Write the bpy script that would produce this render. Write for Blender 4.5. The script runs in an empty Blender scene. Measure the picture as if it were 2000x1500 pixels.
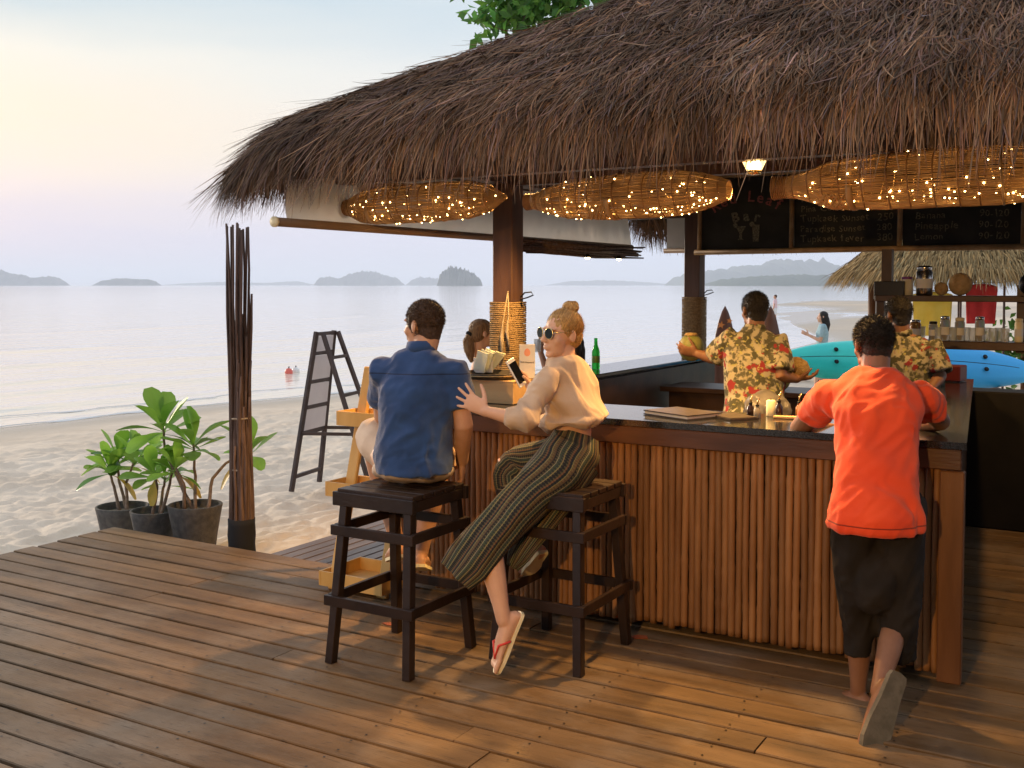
import bpy, bmesh, math, random
import numpy as np
from mathutils import Vector, Matrix
random.seed(7); RNG = np.random.default_rng(11)
scene = bpy.context.scene
COL = scene.collection
R = math.radians

# ------------------------------------------------------------------ camera
cam_data = bpy.data.cameras.new('camera'); cam = bpy.data.objects.new('camera', cam_data)
COL.objects.link(cam); scene.camera = cam
cam_data.sensor_fit = 'HORIZONTAL'; cam_data.sensor_width = 36.0; cam_data.lens = 37.8
cam_data.shift_y = -0.05066; cam_data.clip_start = 0.05; cam_data.clip_end = 60000
cam.location = (0, 0, 1.70); cam.rotation_euler = (R(90 - 2.5), 0, R(30.6))

# ------------------------------------------------------------------ sky
SUN_AZ = R(74)            # degrees left of +Y: the sun has just gone down left of the picture
SUN_EL = R(4.0)
world = bpy.data.worlds.new('World'); scene.world = world; world.use_nodes = True
nt = world.node_tree; nt.nodes.clear()
def wn(t, **k):
    n = nt.nodes.new(t)
    for a, b in k.items(): setattr(n, a, b)
    return n
def wl(a, b): nt.links.new(a, b)
w_out = wn('ShaderNodeOutputWorld'); w_bg = wn('ShaderNodeBackground'); w_bg.inputs['Strength'].default_value = 0.10
w_sky = wn('ShaderNodeTexSky', sky_type='NISHITA'); w_sky.sun_disc = False
w_sky.sun_elevation = SUN_EL; w_sky.sun_rotation = -SUN_AZ
w_sky.air_density = 1.2; w_sky.dust_density = 2.5; w_sky.ozone_density = 1.5
w_tc = wn('ShaderNodeTexCoord'); w_sep = wn('ShaderNodeSeparateXYZ'); wl(w_tc.outputs['Generated'], w_sep.inputs[0])
# thin high cloud veil: cream over the sunset, lavender low down, pale blue above
def ramp(stops):
    r = wn('ShaderNodeValToRGB'); e = r.color_ramp.elements
    while len(e) < len(stops): e.new(0.5)
    for q, (p, c) in zip(e, stops): q.position = p; q.color = (*c, 1)
    return r
w_map = wn('ShaderNodeMapping'); w_map.inputs['Scale'].default_value = (1.0, 1.0, 5.5)
wl(w_tc.outputs['Generated'], w_map.inputs[0])
w_n = wn('ShaderNodeTexNoise'); w_n.inputs['Scale'].default_value = 2.1; w_n.inputs['Detail'].default_value = 7; w_n.inputs['Roughness'].default_value = .52
wl(w_map.outputs[0], w_n.inputs['Vector'])
w_add = wn('ShaderNodeMath', operation='MULTIPLY_ADD'); w_add.inputs[1].default_value = 0.13; 
wl(w_n.outputs['Fac'], w_add.inputs[0]); 
w_off = wn('ShaderNodeMath', operation='SUBTRACT'); w_off.inputs[1].default_value = 0.062; wl(w_sep.outputs['Z'], w_off.inputs[0])
wl(w_off.outputs[0], w_add.inputs[2])
k = 10.0
warm = ramp([(0.0, (6.0, 5.9, 7.2)), (.045, (6.1, 5.9, 7.2)), (.085, (7.8, 6.9, 6.7)), (.13, (8.6, 7.5, 6.0)), (.19, (7.9, 7.7, 6.9)), (.27, (4.3, 5.7, 6.6)), (.5, (6.4, 6.8, 7.6)), (1, (6.1, 6.4, 7.5))])
cool = ramp([(0.0, (6.1, 6.7, 8.3)), (.05, (6.4, 6.9, 8.4)), (.10, (7.3, 7.1, 8.0)), (.16, (7.4, 7.5, 7.9)), (.27, (5.6, 6.5, 7.2)), (.5, (6.3, 6.8, 7.7)), (1, (6.1, 6.4, 7.5))])
for r_ in (warm, cool): wl(w_add.outputs[0], r_.inputs[0])
w_dot = wn('ShaderNodeVectorMath', operation='DOT_PRODUCT'); w_dot.inputs[1].default_value = (-math.sin(SUN_AZ), math.cos(SUN_AZ), 0)
wl(w_tc.outputs['Generated'], w_dot.inputs[0])
w_mr = wn('ShaderNodeMapRange'); w_mr.inputs['From Min'].default_value = .62; w_mr.inputs['From Max'].default_value = .93
wl(w_dot.outputs['Value'], w_mr.inputs['Value'])
w_mix = wn('ShaderNodeMix', data_type='RGBA'); wl(w_mr.outputs[0], w_mix.inputs['Factor']); wl(cool.outputs[0], w_mix.inputs['A']); wl(warm.outputs[0], w_mix.inputs['B'])
w_mix2 = wn('ShaderNodeMix', data_type='RGBA'); w_mix2.inputs['Factor'].default_value = 0.85
wl(w_sky.outputs[0], w_mix2.inputs['A']); wl(w_mix.outputs['Result'], w_mix2.inputs['B'])
wl(w_mix2.outputs['Result'], w_bg.inputs['Color']); wl(w_bg.outputs[0], w_out.inputs[0])

# ------------------------------------------------------------------ sun (low, veiled)
sun_d = bpy.data.lights.new('sun', 'SUN'); sun_d.energy = 2.4; sun_d.angle = R(9); sun_d.color = (1, .80, .60)
sun = bpy.data.objects.new('sun', sun_d); COL.objects.link(sun)
_sd = Vector((-math.sin(SUN_AZ) * math.cos(R(9)), math.cos(SUN_AZ) * math.cos(R(9)), math.sin(R(9))))
sun.rotation_euler = _sd.to_track_quat('Z', 'Y').to_euler()

vs = scene.view_settings; vs.view_transform = 'Standard'; vs.look = 'None'; vs.exposure = 0.43; vs.gamma = 1.0; vs.use_curve_mapping = False
cy = scene.cycles; cy.use_denoising = True; cy.max_bounces = 8; cy.diffuse_bounces = 4; cy.glossy_bounces = 4; cy.transmission_bounces = 6
cy.volume_bounces = 2; cy.sample_clamp_indirect = 4.0; cy.caustics_reflective = False; cy.caustics_refractive = False

# ------------------------------------------------------------------ materials
MATS = {}
def M(name, col, col2=None, scale=8.0, stretch=(1, 1, 1), rough=.6, bump=0.0, bscale=None, bstretch=None, detail=5, spec=.4,
      metal=0.0, rnd=0.0, sheen=0.0, trans=0.0, emit=None, estr=0.0, lo=.35, hi=.65, coat=0.0, sss=0.0, transl=0.0, alpha=1.0, ior=1.45, tint=None):
    m = bpy.data.materials.new(name); m.use_nodes = True; t = m.node_tree; N = t.nodes; L = t.links
    b = N['Principled BSDF']; o = N['Material Output']
    tc = N.new('ShaderNodeTexCoord'); oi = N.new('ShaderNodeObjectInfo')
    off = N.new('ShaderNodeVectorMath'); off.operation = 'MULTIPLY_ADD'
    cmb = N.new('ShaderNodeCombineXYZ')
    for i in range(3):
        mm = N.new('ShaderNodeMath'); mm.operation = 'MULTIPLY'; mm.inputs[1].default_value = (37.1, 91.7, 53.3)[i]
        L.new(oi.outputs['Random'], mm.inputs[0]); L.new(mm.outputs[0], cmb.inputs[i])
    L.new(tc.outputs['Object'], off.inputs[0]); off.inputs[1].default_value = stretch; L.new(cmb.outputs[0], off.inputs[2])
    c = None
    if col2 is not None:
        n = N.new('ShaderNodeTexNoise'); n.inputs['Scale'].default_value = scale; n.inputs['Detail'].default_value = detail
        L.new(off.outputs[0], n.inputs['Vector'])
        mr = N.new('ShaderNodeMapRange'); mr.inputs['From Min'].default_value = lo; mr.inputs['From Max'].default_value = hi
        L.new(n.outputs['Fac'], mr.inputs['Value'])
        mx = N.new('ShaderNodeMix'); mx.data_type = 'RGBA'; L.new(mr.outputs[0], mx.inputs['Factor'])
        mx.inputs['A'].default_value = (*col, 1); mx.inputs['B'].default_value = (*col2, 1); c = mx.outputs['Result']
    if rnd > 0:
        hs = N.new('ShaderNodeHueSaturation')
        mr2 = N.new('ShaderNodeMapRange'); mr2.inputs['To Min'].default_value = 1 - rnd; mr2.inputs['To Max'].default_value = 1 + rnd
        L.new(oi.outputs['Random'], mr2.inputs['Value']); L.new(mr2.outputs[0], hs.inputs['Value'])
        if c is not None: L.new(c, hs.inputs['Color'])
        else: hs.inputs['Color'].default_value = (*col, 1)
        c = hs.outputs[0]
    if tint:
        at = N.new('ShaderNodeAttribute'); at.attribute_name = tint
        mx = N.new('ShaderNodeMix'); mx.data_type = 'RGBA'; mx.blend_type = 'MULTIPLY'; mx.inputs['Factor'].default_value = 1
        if c is not None: L.new(c, mx.inputs['A'])
        else: mx.inputs['A'].default_value = (*col, 1)
        L.new(at.outputs['Color'], mx.inputs['B']); c = mx.outputs['Result']
    if c is not None: L.new(c, b.inputs['Base Color'])
    else: b.inputs['Base Color'].default_value = (*col, 1)
    b.inputs['Roughness'].default_value = rough; b.inputs['Metallic'].default_value = metal; b.inputs['IOR'].default_value = ior
    b.inputs['Specular IOR Level'].default_value = spec; b.inputs['Transmission Weight'].default_value = trans
    b.inputs['Sheen Weight'].default_value = sheen; b.inputs['Coat Weight'].default_value = coat; b.inputs['Alpha'].default_value = alpha
    if sss: b.inputs['Subsurface Weight'].default_value = sss; b.inputs['Subsurface Radius'].default_value = (.02, .008, .004)
    if emit: b.inputs['Emission Color'].default_value = (*emit, 1); b.inputs['Emission Strength'].default_value = estr
    if bump:
        n2 = N.new('ShaderNodeTexNoise'); n2.inputs['Scale'].default_value = bscale or scale * 3; n2.inputs['Detail'].default_value = 6
        if bstretch:
            mp = N.new('ShaderNodeVectorMath'); mp.operation = 'MULTIPLY'; mp.inputs[1].default_value = bstretch
            L.new(tc.outputs['Object'], mp.inputs[0]); L.new(mp.outputs[0], n2.inputs['Vector'])
        else: L.new(off.outputs[0], n2.inputs['Vector'])
        bp = N.new('ShaderNodeBump'); bp.inputs['Strength'].default_value = bump; bp.inputs['Distance'].default_value = .01
        L.new(n2.outputs['Fac'], bp.inputs['Height']); L.new(bp.outputs[0], b.inputs['Normal'])
    if transl:
        tr = N.new('ShaderNodeBsdfTranslucent'); ms = N.new('ShaderNodeMixShader'); ms.inputs[0].default_value = transl
        if c is not None: L.new(c, tr.inputs[0])
        else: tr.inputs[0].default_value = (*col, 1)
        L.new(b.outputs[0], ms.inputs[1]); L.new(tr.outputs[0], ms.inputs[2]); L.new(ms.outputs[0], o.inputs[0])
    MATS[name] = m
    return m

# ------------------------------------------------------------------ vector noise (numpy)
_P = RNG.random(4096)
def _h(ix, iy, iz): return _P[(ix * 73856093 ^ iy * 19349663 ^ iz * 83492791) & 4095]
def vnoise(p):
    p = np.asarray(p, float); i = np.floor(p).astype(np.int64); f = p - i; f = f * f * (3 - 2 * f)
    x, y, z = i.T; fx, fy, fz = f.T; r = 0
    for a in (0, 1):
        for b in (0, 1):
            for c in (0, 1):
                r = r + _h(x + a, y + b, z + c) * (fx if a else 1 - fx) * (fy if b else 1 - fy) * (fz if c else 1 - fz)
    return r * 2 - 1
def fbm(p, oct=4, gain=.5):
    p = np.asarray(p, float); r = 0; a = 1
    for _ in range(oct): r = r + a * vnoise(p); p = p * 2.03 + 7.7; a *= gain
    return r

# ------------------------------------------------------------------ mesh builder
def V(*a): return Vector(a[0] if len(a) == 1 else a)
def frame(ax, up=None):
    ax = Vector(ax).normalized()
    up = Vector(up) if up is not None else (Vector((0, 0, 1)) if abs(ax.z) < .9 else Vector((0, 1, 0)))
    u = up.cross(ax)
    if u.length < 1e-6: u = Vector((1, 0, 0)).cross(ax)
    u.normalize(); v = ax.cross(u).normalized()
    return u, v, ax
class MB:
    def __init__(s): s.v = []; s.f = []; s.uv = {}; s.sm = True
    def add(s, vs_, fs):
        o = len(s.v); s.v += [tuple(q) for q in vs_]; s.f += [tuple(i + o for i in f) for f in fs]; return o
    def box(s, c, size, rot=None, ch=0.0):
        hx, hy, hz = (q / 2 for q in size); pts = []
        if ch <= 0:
            pts = [Vector((x, y, z)) for x in (-hx, hx) for y in (-hy, hy) for z in (-hz, hz)]
            fs = [(0, 1, 3, 2), (4, 6, 7, 5), (0, 4, 5, 1), (2, 3, 7, 6), (0, 2, 6, 4), (1, 5, 7, 3)]
        else:
            bm = bmesh.new(); bmesh.ops.create_cube(bm, size=1)
            for q in bm.verts: q.co = Vector((q.co.x * size[0], q.co.y * size[1], q.co.z * size[2]))
            bmesh.ops.bevel(bm, geom=bm.edges[:], offset=ch, segments=1, affect='EDGES', profile=.5)
            bm.verts.index_update(); pts = [q.co.copy() for q in bm.verts]; fs = [tuple(q.index for q in f.verts) for f in bm.faces]; bm.free()
        m = rot if rot is not None else Matrix.Identity(3)
        s.add([m @ p + Vector(c) for p in pts], fs); return s
    def beam(s, p0, p1, w, h, up=None, ch=0.0):
        p0, p1 = Vector(p0), Vector(p1); u, v, a = frame(p1 - p0, up)
        m = Matrix((u, v, a)).transposed()
        return s.box((p0 + p1) / 2, (w, h, (p1 - p0).length), m, ch)
    def loft(s, rings, n=16, cap=True):
        o = len(s.v)
        for c, u, v in rings:
            c, u, v = Vector(c), Vector(u), Vector(v)
            for i in range(n):
                a = 2 * math.pi * i / n; s.v.append(tuple(c + u * math.cos(a) + v * math.sin(a)))
        for k in range(len(rings) - 1):
            for i in range(n):
                j = (i + 1) % n; s.f.append((o + k * n + i, o + k * n + j, o + (k + 1) * n + j, o + (k + 1) * n + i))
        if cap:
            s.f.append(tuple(o + i for i in reversed(range(n)))); e = o + (len(rings) - 1) * n; s.f.append(tuple(e + i for i in range(n)))
        return s
    def tube(s, pts, rad, n=10, up=None, flat=1.0, cap=True):
        pts = [Vector(p) for p in pts]
        if not hasattr(rad, '__len__'): rad = [rad] * len(pts)
        rings = []; prev = up
        for i, p in enumerate(pts):
            d = (pts[min(i + 1, len(pts) - 1)] - pts[max(i - 1, 0)])
            u, v, a = frame(d, prev); prev = v
            rings.append((p, u * rad[i], v * rad[i] * flat))
        return s.loft(rings, n, cap)
    def capsule(s, pts, rad, n=12, flat=1.0, up=None):
        pts = [Vector(p) for p in pts]
        if not hasattr(rad, '__len__'): rad = [rad] * len(pts)
        d0 = (pts[0] - pts[1]).normalized(); d1 = (pts[-1] - pts[-2]).normalized(); P = []; Q = []
        for t in (1.0, .87, .5): P.append(pts[0] + d0 * rad[0] * t); Q.append(rad[0] * math.sqrt(max(0, 1 - t * t)) + 1e-4)
        P += pts; Q += list(rad)
        for t in (.5, .87, 1.0): P.append(pts[-1] + d1 * rad[-1] * t); Q.append(rad[-1] * math.sqrt(max(0, 1 - t * t)) + 1e-4)
        return s.tube(P, Q, n, up, flat)
    def ell(s, c, r, rot=None, n=16, m=10):
        if not hasattr(r, '__len__'): r = (r, r, r)
        rot = rot if rot is not None else Matrix.Identity(3); c = Vector(c); rings = []
        for k in range(m + 1):
            a = math.pi * k / m; zz = -math.cos(a); q = max(math.sin(a), .003)
            rings.append((c + rot @ Vector((0, 0, zz * r[2])), rot @ Vector((r[0] * q, 0, 0)), rot @ Vector((0, r[1] * q, 0))))
        return s.loft(rings, n)
    def lathe(s, c, prof, n=20, ax=(0, 0, 1), cap=True):
        u, v, a = frame(ax); c = Vector(c)
        return s.loft([(c + a * z, u * r, v * r) for r, z in prof], n, cap)
    def prism(s, poly, o, ux, uy, th):
        o, ux, uy = Vector(o), Vector(ux), Vector(uy); nz = ux.cross(uy).normalized() * th; n = len(poly)
        a = [o + ux * x + uy * y for x, y in poly]
        s.add(a + [p + nz for p in a], [tuple(reversed(range(n))), tuple(range(n, 2 * n))] + [(i, (i + 1) % n, n + (i + 1) % n, n + i) for i in range(n)])
        return s
    def mesh(s, name, mat, smooth=False):
        me = bpy.data.meshes.new(name); me.from_pydata(s.v, [], s.f)
        bm = bmesh.new(); bm.from_mesh(me); bmesh.ops.recalc_face_normals(bm, faces=bm.faces[:]); bm.to_mesh(me); bm.free()
        if mat is not None: me.materials.append(MATS[mat] if isinstance(mat, str) else mat)
        if smooth: me.shade_smooth()
        return me
    def obj(s, name, mat, parent=None, smooth=False): return link(name, s.mesh(name, mat, smooth), parent)
def link(name, me, parent=None, loc=None, rot=None):
    o = bpy.data.objects.new(name, me); COL.objects.link(o)
    if loc is not None: o.location = loc
    if rot is not None: o.rotation_euler = rot
    if parent is not None:
        o.parent = parent
        if parent.type == 'EMPTY': o.matrix_parent_inverse = Matrix.Translation(-parent.location)
    return o
def tag(o, label=None, cat=None, group=None, kind=None):
    if label: o['label'] = label
    if cat: o['category'] = cat
    if group: o['group'] = group
    if kind: o['kind'] = kind
    return o
def thing(name, label, cat, loc=(0, 0, 0), group=None):
    """An Empty at the thing's base; parts are written in world coordinates."""
    o = bpy.data.objects.new(name, None); COL.objects.link(o); o.location = loc; o.empty_display_size = .1
    return tag(o, label, cat, group)
def copy_tree(o, parent=None):
    c = o.copy(); COL.objects.link(c); c.parent = parent
    for ch in list(o.children): copy_tree(ch, c)
    return c
def np_mesh(name, verts, quads, mat, smooth=False, tint=None, parent=None):
    me = bpy.data.meshes.new(name); verts = np.asarray(verts, np.float32); quads = np.asarray(quads, np.int32)
    me.vertices.add(len(verts)); me.vertices.foreach_set('co', verts.ravel())
    k = quads.shape[1]; me.loops.add(quads.size); me.loops.foreach_set('vertex_index', quads.ravel())
    me.polygons.add(len(quads)); me.polygons.foreach_set('loop_start', np.arange(0, quads.size, k, dtype=np.int32))
    me.update(calc_edges=True)
    if tint is not None:
        at = me.color_attributes.new('tint', 'FLOAT_COLOR', 'POINT'); at.data.foreach_set('color', np.asarray(tint, np.float32).ravel())
    me.materials.append(MATS[mat] if isinstance(mat, str) else mat)
    if smooth: me.shade_smooth()
    return link(name, me, parent)
def fuse(mb, voxel, smooth=4, name='body'):
    """Union of overlapping closed volumes into one continuous skin."""
    me = mb.mesh('tmp', None); o = bpy.data.objects.new('tmp', me); COL.objects.link(o)
    md = o.modifiers.new('r', 'REMESH'); md.mode = 'VOXEL'; md.voxel_size = voxel; md.adaptivity = 0
    if smooth:
        ms = o.modifiers.new('s', 'SMOOTH'); ms.factor = .5; ms.iterations = smooth
    dg = bpy.context.evaluated_depsgraph_get(); ev = o.evaluated_get(dg)
    out = bpy.data.meshes.new_from_object(ev); bpy.data.objects.remove(o); bpy.data.meshes.remove(me)
    out.name = name; out.shade_smooth()
    return out
def verts_of(me):
    a = np.empty(len(me.vertices) * 3, np.float32); me.vertices.foreach_get('co', a); return a.reshape(-1, 3).astype(float)
def norms_of(me):
    a = np.empty(len(me.vertices) * 3, np.float32); me.vertex_normals.foreach_get('vector', a); return a.reshape(-1, 3).astype(float)
def set_verts(me, a): me.vertices.foreach_set('co', np.asarray(a, np.float32).ravel()); me.update()
def wrinkle(me, amp, freq, ax=None, squeeze=.3, seed=0.0):
    """Cloth folds: ridged noise stretched along the direction ax."""
    p = verts_of(me); n = norms_of(me); q = p.copy()
    if ax is not None:
        ax = np.array(ax, float); ax /= np.linalg.norm(ax); q = q - np.outer(q @ ax, ax) * (1 - squeeze)
    w = q * freq + seed; d = (1 - 2 * np.abs(vnoise(w + fbm(w * .6, 2)[:, None] * .8))) * amp + fbm(w * .45 + 3, 2) * amp * .8
    set_verts(me, p + n * d[:, None])
def use(me, mat):
    me.materials.clear(); me.materials.append(MATS[mat] if isinstance(mat, str) else mat); return me
def blades(name, root, dirs, length, width, side, droop, seg, tint, mat, parent=None, curl=None):
    """Thin tapering strips: root points, start directions, side vectors; they bend towards -Z by droop."""
    n = len(root); root = np.asarray(root, float); d = dirs / np.linalg.norm(dirs, axis=1)[:, None]; s = side / np.linalg.norm(side, axis=1)[:, None]
    vs_ = []; p = root.copy(); down = np.array([0, 0, -1.0])
    for k in range(seg + 1):
        t = k / seg; w = width * (1 - .78 * t ** 1.5)
        vs_.append(p - s * w[:, None] / 2); vs_.append(p + s * w[:, None] / 2)
        d = d + down * (droop / seg)[:, None]
        if curl is not None: d = d + s * (curl / seg)[:, None]
        d /= np.linalg.norm(d, axis=1)[:, None]; p = p + d * (length / seg)[:, None]
    vs_ = np.stack(vs_, 1).reshape(-1, 3); m = 2 * (seg + 1); b = (np.arange(n) * m)[:, None]
    q = np.concatenate([b + np.array([[2 * k, 2 * k + 1, 2 * k + 3, 2 * k + 2]]) for k in range(seg)], 0)
    tt = np.repeat(tint, m, axis=0); return np_mesh(name, vs_, q, mat, tint=tt, parent=parent)
def tints(n, a=.6, b=1.3, warm=.1):
    v = RNG.uniform(a, b, n); h = RNG.normal(0, warm, n); return np.stack([v * (1 + h), v, v * (1 - h), np.ones(n)], 1)

# ------------------------------------------------------------------ material library
M('deck_wood', (.105, .060, .026), (.225, .134, .061), scale=2.2, stretch=(.5, 4, 4), rough=.5, bump=.35, bscale=9, bstretch=(1.2, 16, 16), rnd=.17, spec=.22, lo=.3, hi=.7)
def weather(name):
    m = MATS[name]; t = m.node_tree; N = t.nodes; L = t.links; b = N['Principled BSDF']; src = b.inputs['Base Color'].links[0].from_socket
    ge = N.new('ShaderNodeNewGeometry')
    for sc, st, col, lo, hi, k in ((1.3, (1, 1, 1), (.27, .22, .165), .47, .72, .68), (2.2, (.6, 2.2, 1), (.06, .042, .026), .54, .72, .7), (26, (.35, 3, 1), (.05, .035, .024), .57, .68, .7)):
        mp = N.new('ShaderNodeVectorMath'); mp.operation = 'MULTIPLY'; mp.inputs[1].default_value = st; L.new(ge.outputs['Position'], mp.inputs[0])
        n = N.new('ShaderNodeTexNoise'); n.inputs['Scale'].default_value = sc; n.inputs['Detail'].default_value = 6; n.inputs['Roughness'].default_value = .62; L.new(mp.outputs[0], n.inputs['Vector'])
        mr = N.new('ShaderNodeMapRange'); mr.inputs['From Min'].default_value = lo; mr.inputs['From Max'].default_value = hi; mr.inputs['To Max'].default_value = k; L.new(n.outputs['Fac'], mr.inputs['Value'])
        mx = N.new('ShaderNodeMix'); mx.data_type = 'RGBA'; L.new(mr.outputs[0], mx.inputs['Factor']); L.new(src, mx.inputs['A']); mx.inputs['B'].default_value = (*col, 1); src = mx.outputs['Result']
        if sc == 1.3: m2 = N.new('ShaderNodeMapRange'); m2.inputs['To Min'].default_value = .42; m2.inputs['To Max'].default_value = .72; L.new(n.outputs['Fac'], m2.inputs['Value']); L.new(m2.outputs[0], b.inputs['Roughness'])
    L.new(src, b.inputs['Base Color'])
weather('deck_wood')
M('deck_under', (.015, .012, .01), rough=1)
M('step_wood', (.09, .062, .05), (.16, .12, .10), scale=3, stretch=(5, .6, 5), rough=.38, bump=.2, bscale=20, rnd=.2)
M('sand', (.70, .58, .44), (.80, .68, .53), scale=.9, rough=.95, bump=.6, bscale=38, spec=.15)
M('bamboo', (.175, .076, .026), (.33, .160, .060), scale=5, stretch=(2, 2, .35), rough=.5, bump=.25, bscale=14, rnd=.28, lo=.3, hi=.7)
M('dark_wood', (.045, .024, .015), (.085, .043, .024), scale=5, stretch=(1, 1, 1), rough=.42, bump=.12, bscale=40, rnd=.1)
M('fascia_wood', (.060, .026, .015), (.115, .050, .025), scale=4, stretch=(.5, 3, 3), rough=.35, bump=.1, bscale=30)
M('post_wood', (.060, .030, .022), (.105, .055, .038), scale=6, stretch=(2, 2, .3), rough=.5, bump=.15, bscale=30)
M('corner_wood', (.12, .048, .018), (.19, .082, .032), scale=5, stretch=(3, 3, .4), rough=.5, bump=.15, bscale=30)
M('granite', (.012, .012, .013), (.035, .034, .034), scale=140, rough=.12, spec=.6, lo=.45, hi=.7)
M('rope', (.22, .145, .07), (.34, .235, .125), scale=60, rough=.9, bump=.7, bscale=160)
M('thin_rope', (.35, .28, .2), (.5, .42, .32), scale=80, rough=.9, bump=.5, bscale=300)
M('thatch', (.190, .118, .076), rough=.85, spec=.15, tint='tint')
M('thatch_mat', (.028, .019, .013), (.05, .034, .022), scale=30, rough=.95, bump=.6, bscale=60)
M('hut_thatch', (.36, .245, .11), rough=.85, spec=.15, tint='tint')
M('blind', (.62, .62, .60), (.72, .71, .69), scale=3, rough=.8, transl=.35)
M('blind_bar', (.22, .15, .10), (.32, .22, .15), scale=4, stretch=(3, .3, 3), rough=.5)
M('branch', (.09, .055, .042), (.17, .11, .085), scale=14, stretch=(2, 2, .4), rough=.8, bump=.4, bscale=70, rnd=.25)
M('cane', (.27, .16, .07), (.40, .25, .12), scale=12, rough=.5, rnd=.12)
M('cane_dark', (.16, .08, .035), (.24, .12, .05), scale=12, rough=.55)
M('fairy', (1, .7, .3), emit=(1, .62, .22), estr=24)
M('bulb', (1, .8, .5), emit=(1, .70, .34), estr=26)
M('lamp_glass', (1, .85, .6), rough=.15, trans=.7, emit=(1, .62, .25), estr=1.2)
M('black_metal', (.02, .02, .02), rough=.4, metal=.6)
M('steel', (.6, .6, .6), rough=.22, metal=1.0)
M('chalkboard', (.012, .013, .014), (.026, .027, .028), scale=6, rough=.8)
M('chalk_white', (.22, .20, .14), (.06, .055, .04), scale=90, rough=.9)
M('chalk_red', (.40, .10, .10), (.18, .06, .06), scale=90, rough=.9)
M('pot', (.075, .070, .066), (.12, .11, .10), scale=26, rough=.85, bump=.35, bscale=120, rnd=.15)
M('soil', (.18, .14, .11), (.32, .27, .21), scale=40, rough=1, bump=.8, bscale=60)
M('stem', (.20, .13, .09), (.30, .21, .15), scale=30, rough=.8, bump=.5, bscale=80)
M('leaf', (.20, .40, .045), (.30, .52, .075), scale=6, rough=.4, transl=.38, rnd=.3, spec=.4)
M('leaf_dark', (.10, .22, .04), (.15, .30, .05), scale=6, rough=.35, transl=.25, rnd=.3, spec=.5)
M('leaf_yellow', (.55, .36, .05), (.62, .46, .10), scale=10, rough=.5, transl=.35)
M('leaf_vein', (.30, .42, .12), rough=.5)
M('crown_leaf', (.10, .24, .04), rough=.45, transl=.35, tint='tint')
M('sign_frame', (.055, .040, .038), (.09, .066, .06), scale=6, rough=.6, bump=.2, bscale=40)
M('whiteboard', (.74, .71, .74), (.80, .78, .80), scale=4, rough=.55)
M('yellow_wood', (.56, .32, .085), (.68, .42, .14), scale=4, stretch=(2, 2, .5), rough=.45, bump=.06, bscale=30)
M('stool_wood', (.016, .009, .007), (.030, .017, .012), scale=7, rough=.36, bump=.12, bscale=50, rnd=.1)
M('skin_light', (.62, .36, .24), (.68, .41, .28), scale=14, rough=.48, sss=.08, bump=.03, bscale=240)
M('skin_tan', (.50, .27, .165), (.56, .31, .20), scale=14, rough=.48, sss=.08, bump=.03, bscale=240)
M('skin_brown', (.22, .105, .058), (.27, .135, .075), scale=14, rough=.45, sss=.05, bump=.03, bscale=240)
M('hair_black', (.010, .008, .007), (.025, .02, .017), scale=120, rough=.5, bump=.8, bscale=260)
M('hair_brown', (.040, .022, .013), (.085, .048, .028), scale=120, rough=.5, bump=.8, bscale=260)
M('hair_blonde', (.30, .16, .05), (.52, .32, .12), scale=60, stretch=(1, 1, .5), rough=.45, bump=.9, bscale=170)
M('hair_dark_blonde', (.16, .09, .045), (.34, .21, .10), scale=60, stretch=(3, 3, .3), rough=.5, bump=.9, bscale=170)
M('denim_blue', (.013, .042, .130), (.021, .062, .185), scale=9, rough=.9, bump=.3, bscale=420, sheen=.3)
M('shorts_beige', (.52, .40, .30), (.60, .47, .36), scale=9, rough=.9, bump=.25, bscale=300)
M('blouse', (.58, .42, .29), (.66, .50, .36), scale=7, rough=.8, bump=.25, bscale=300, sheen=.2, transl=.12)
M('orange_shirt', (.78, .062, .012), (.86, .085, .018), scale=6, rough=.85, bump=.25, bscale=420, sheen=.2)
M('dark_trousers', (.009, .007, .006), (.020, .016, .013), scale=7, rough=.9, bump=.25, bscale=300)
M('sole', (.11, .10, .075), (.17, .15, .115), scale=20, rough=.9, bump=.3, bscale=90)
M('strap_red', (.70, .06, .05), rough=.5)
M('strap_grey', (.16, .16, .16), rough=.6)
M('strap_white', (.7, .7, .7), rough=.6)
M('white_cloth', (.75, .75, .75), (.68, .68, .68), scale=8, rough=.9)
M('black_cloth', (.02, .02, .022), rough=.9)
M('teal_cloth', (.22, .40, .46), (.42, .56, .60), scale=70, rough=.9)
M('pink_cloth', (.75, .55, .58), rough=.9)
M('gold', (.85, .60, .25), rough=.25, metal=1)
M('dark_glass', (.008, .012, .010), rough=.05, spec=.25)
M('screen', (.01, .01, .012), rough=.05, spec=.7)
M('phone_white', (.8, .78, .72), rough=.3)
M('green_glass', (.05, .62, .10), rough=.05, trans=.75, ior=1.3, spec=.6, transl=.25)
M('clear_glass', (.75, .80, .80), rough=.05, alpha=.38, spec=.8)
M('paper', (.78, .76, .72), rough=.8, transl=.25)
M('napkin', (.76, .78, .66), rough=.9, transl=.3)
M('card_print', (.80, .35, .22), rough=.8)
M('ink', (.10, .08, .07), rough=.8)
M('box_wood', (.50, .30, .12), (.60, .38, .17), scale=5, stretch=(.4, 3, 3), rough=.5, bump=.1, bscale=40)
M('tray', (.030, .026, .022), (.05, .043, .036), scale=10, rough=.35)
M('tray_rim', (.40, .33, .18), rough=.4)
M('menu_cover', (.050, .040, .033), (.09, .072, .058), scale=30, rough=.3, bump=.15, bscale=120)
M('coconut_green', (.17, .19, .05), (.27, .25, .09), scale=9, rough=.5, bump=.2, bscale=30)
M('coconut_husk', (.30, .19, .075), (.42, .28, .12), scale=50, rough=.9, bump=.8, bscale=110)
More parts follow.
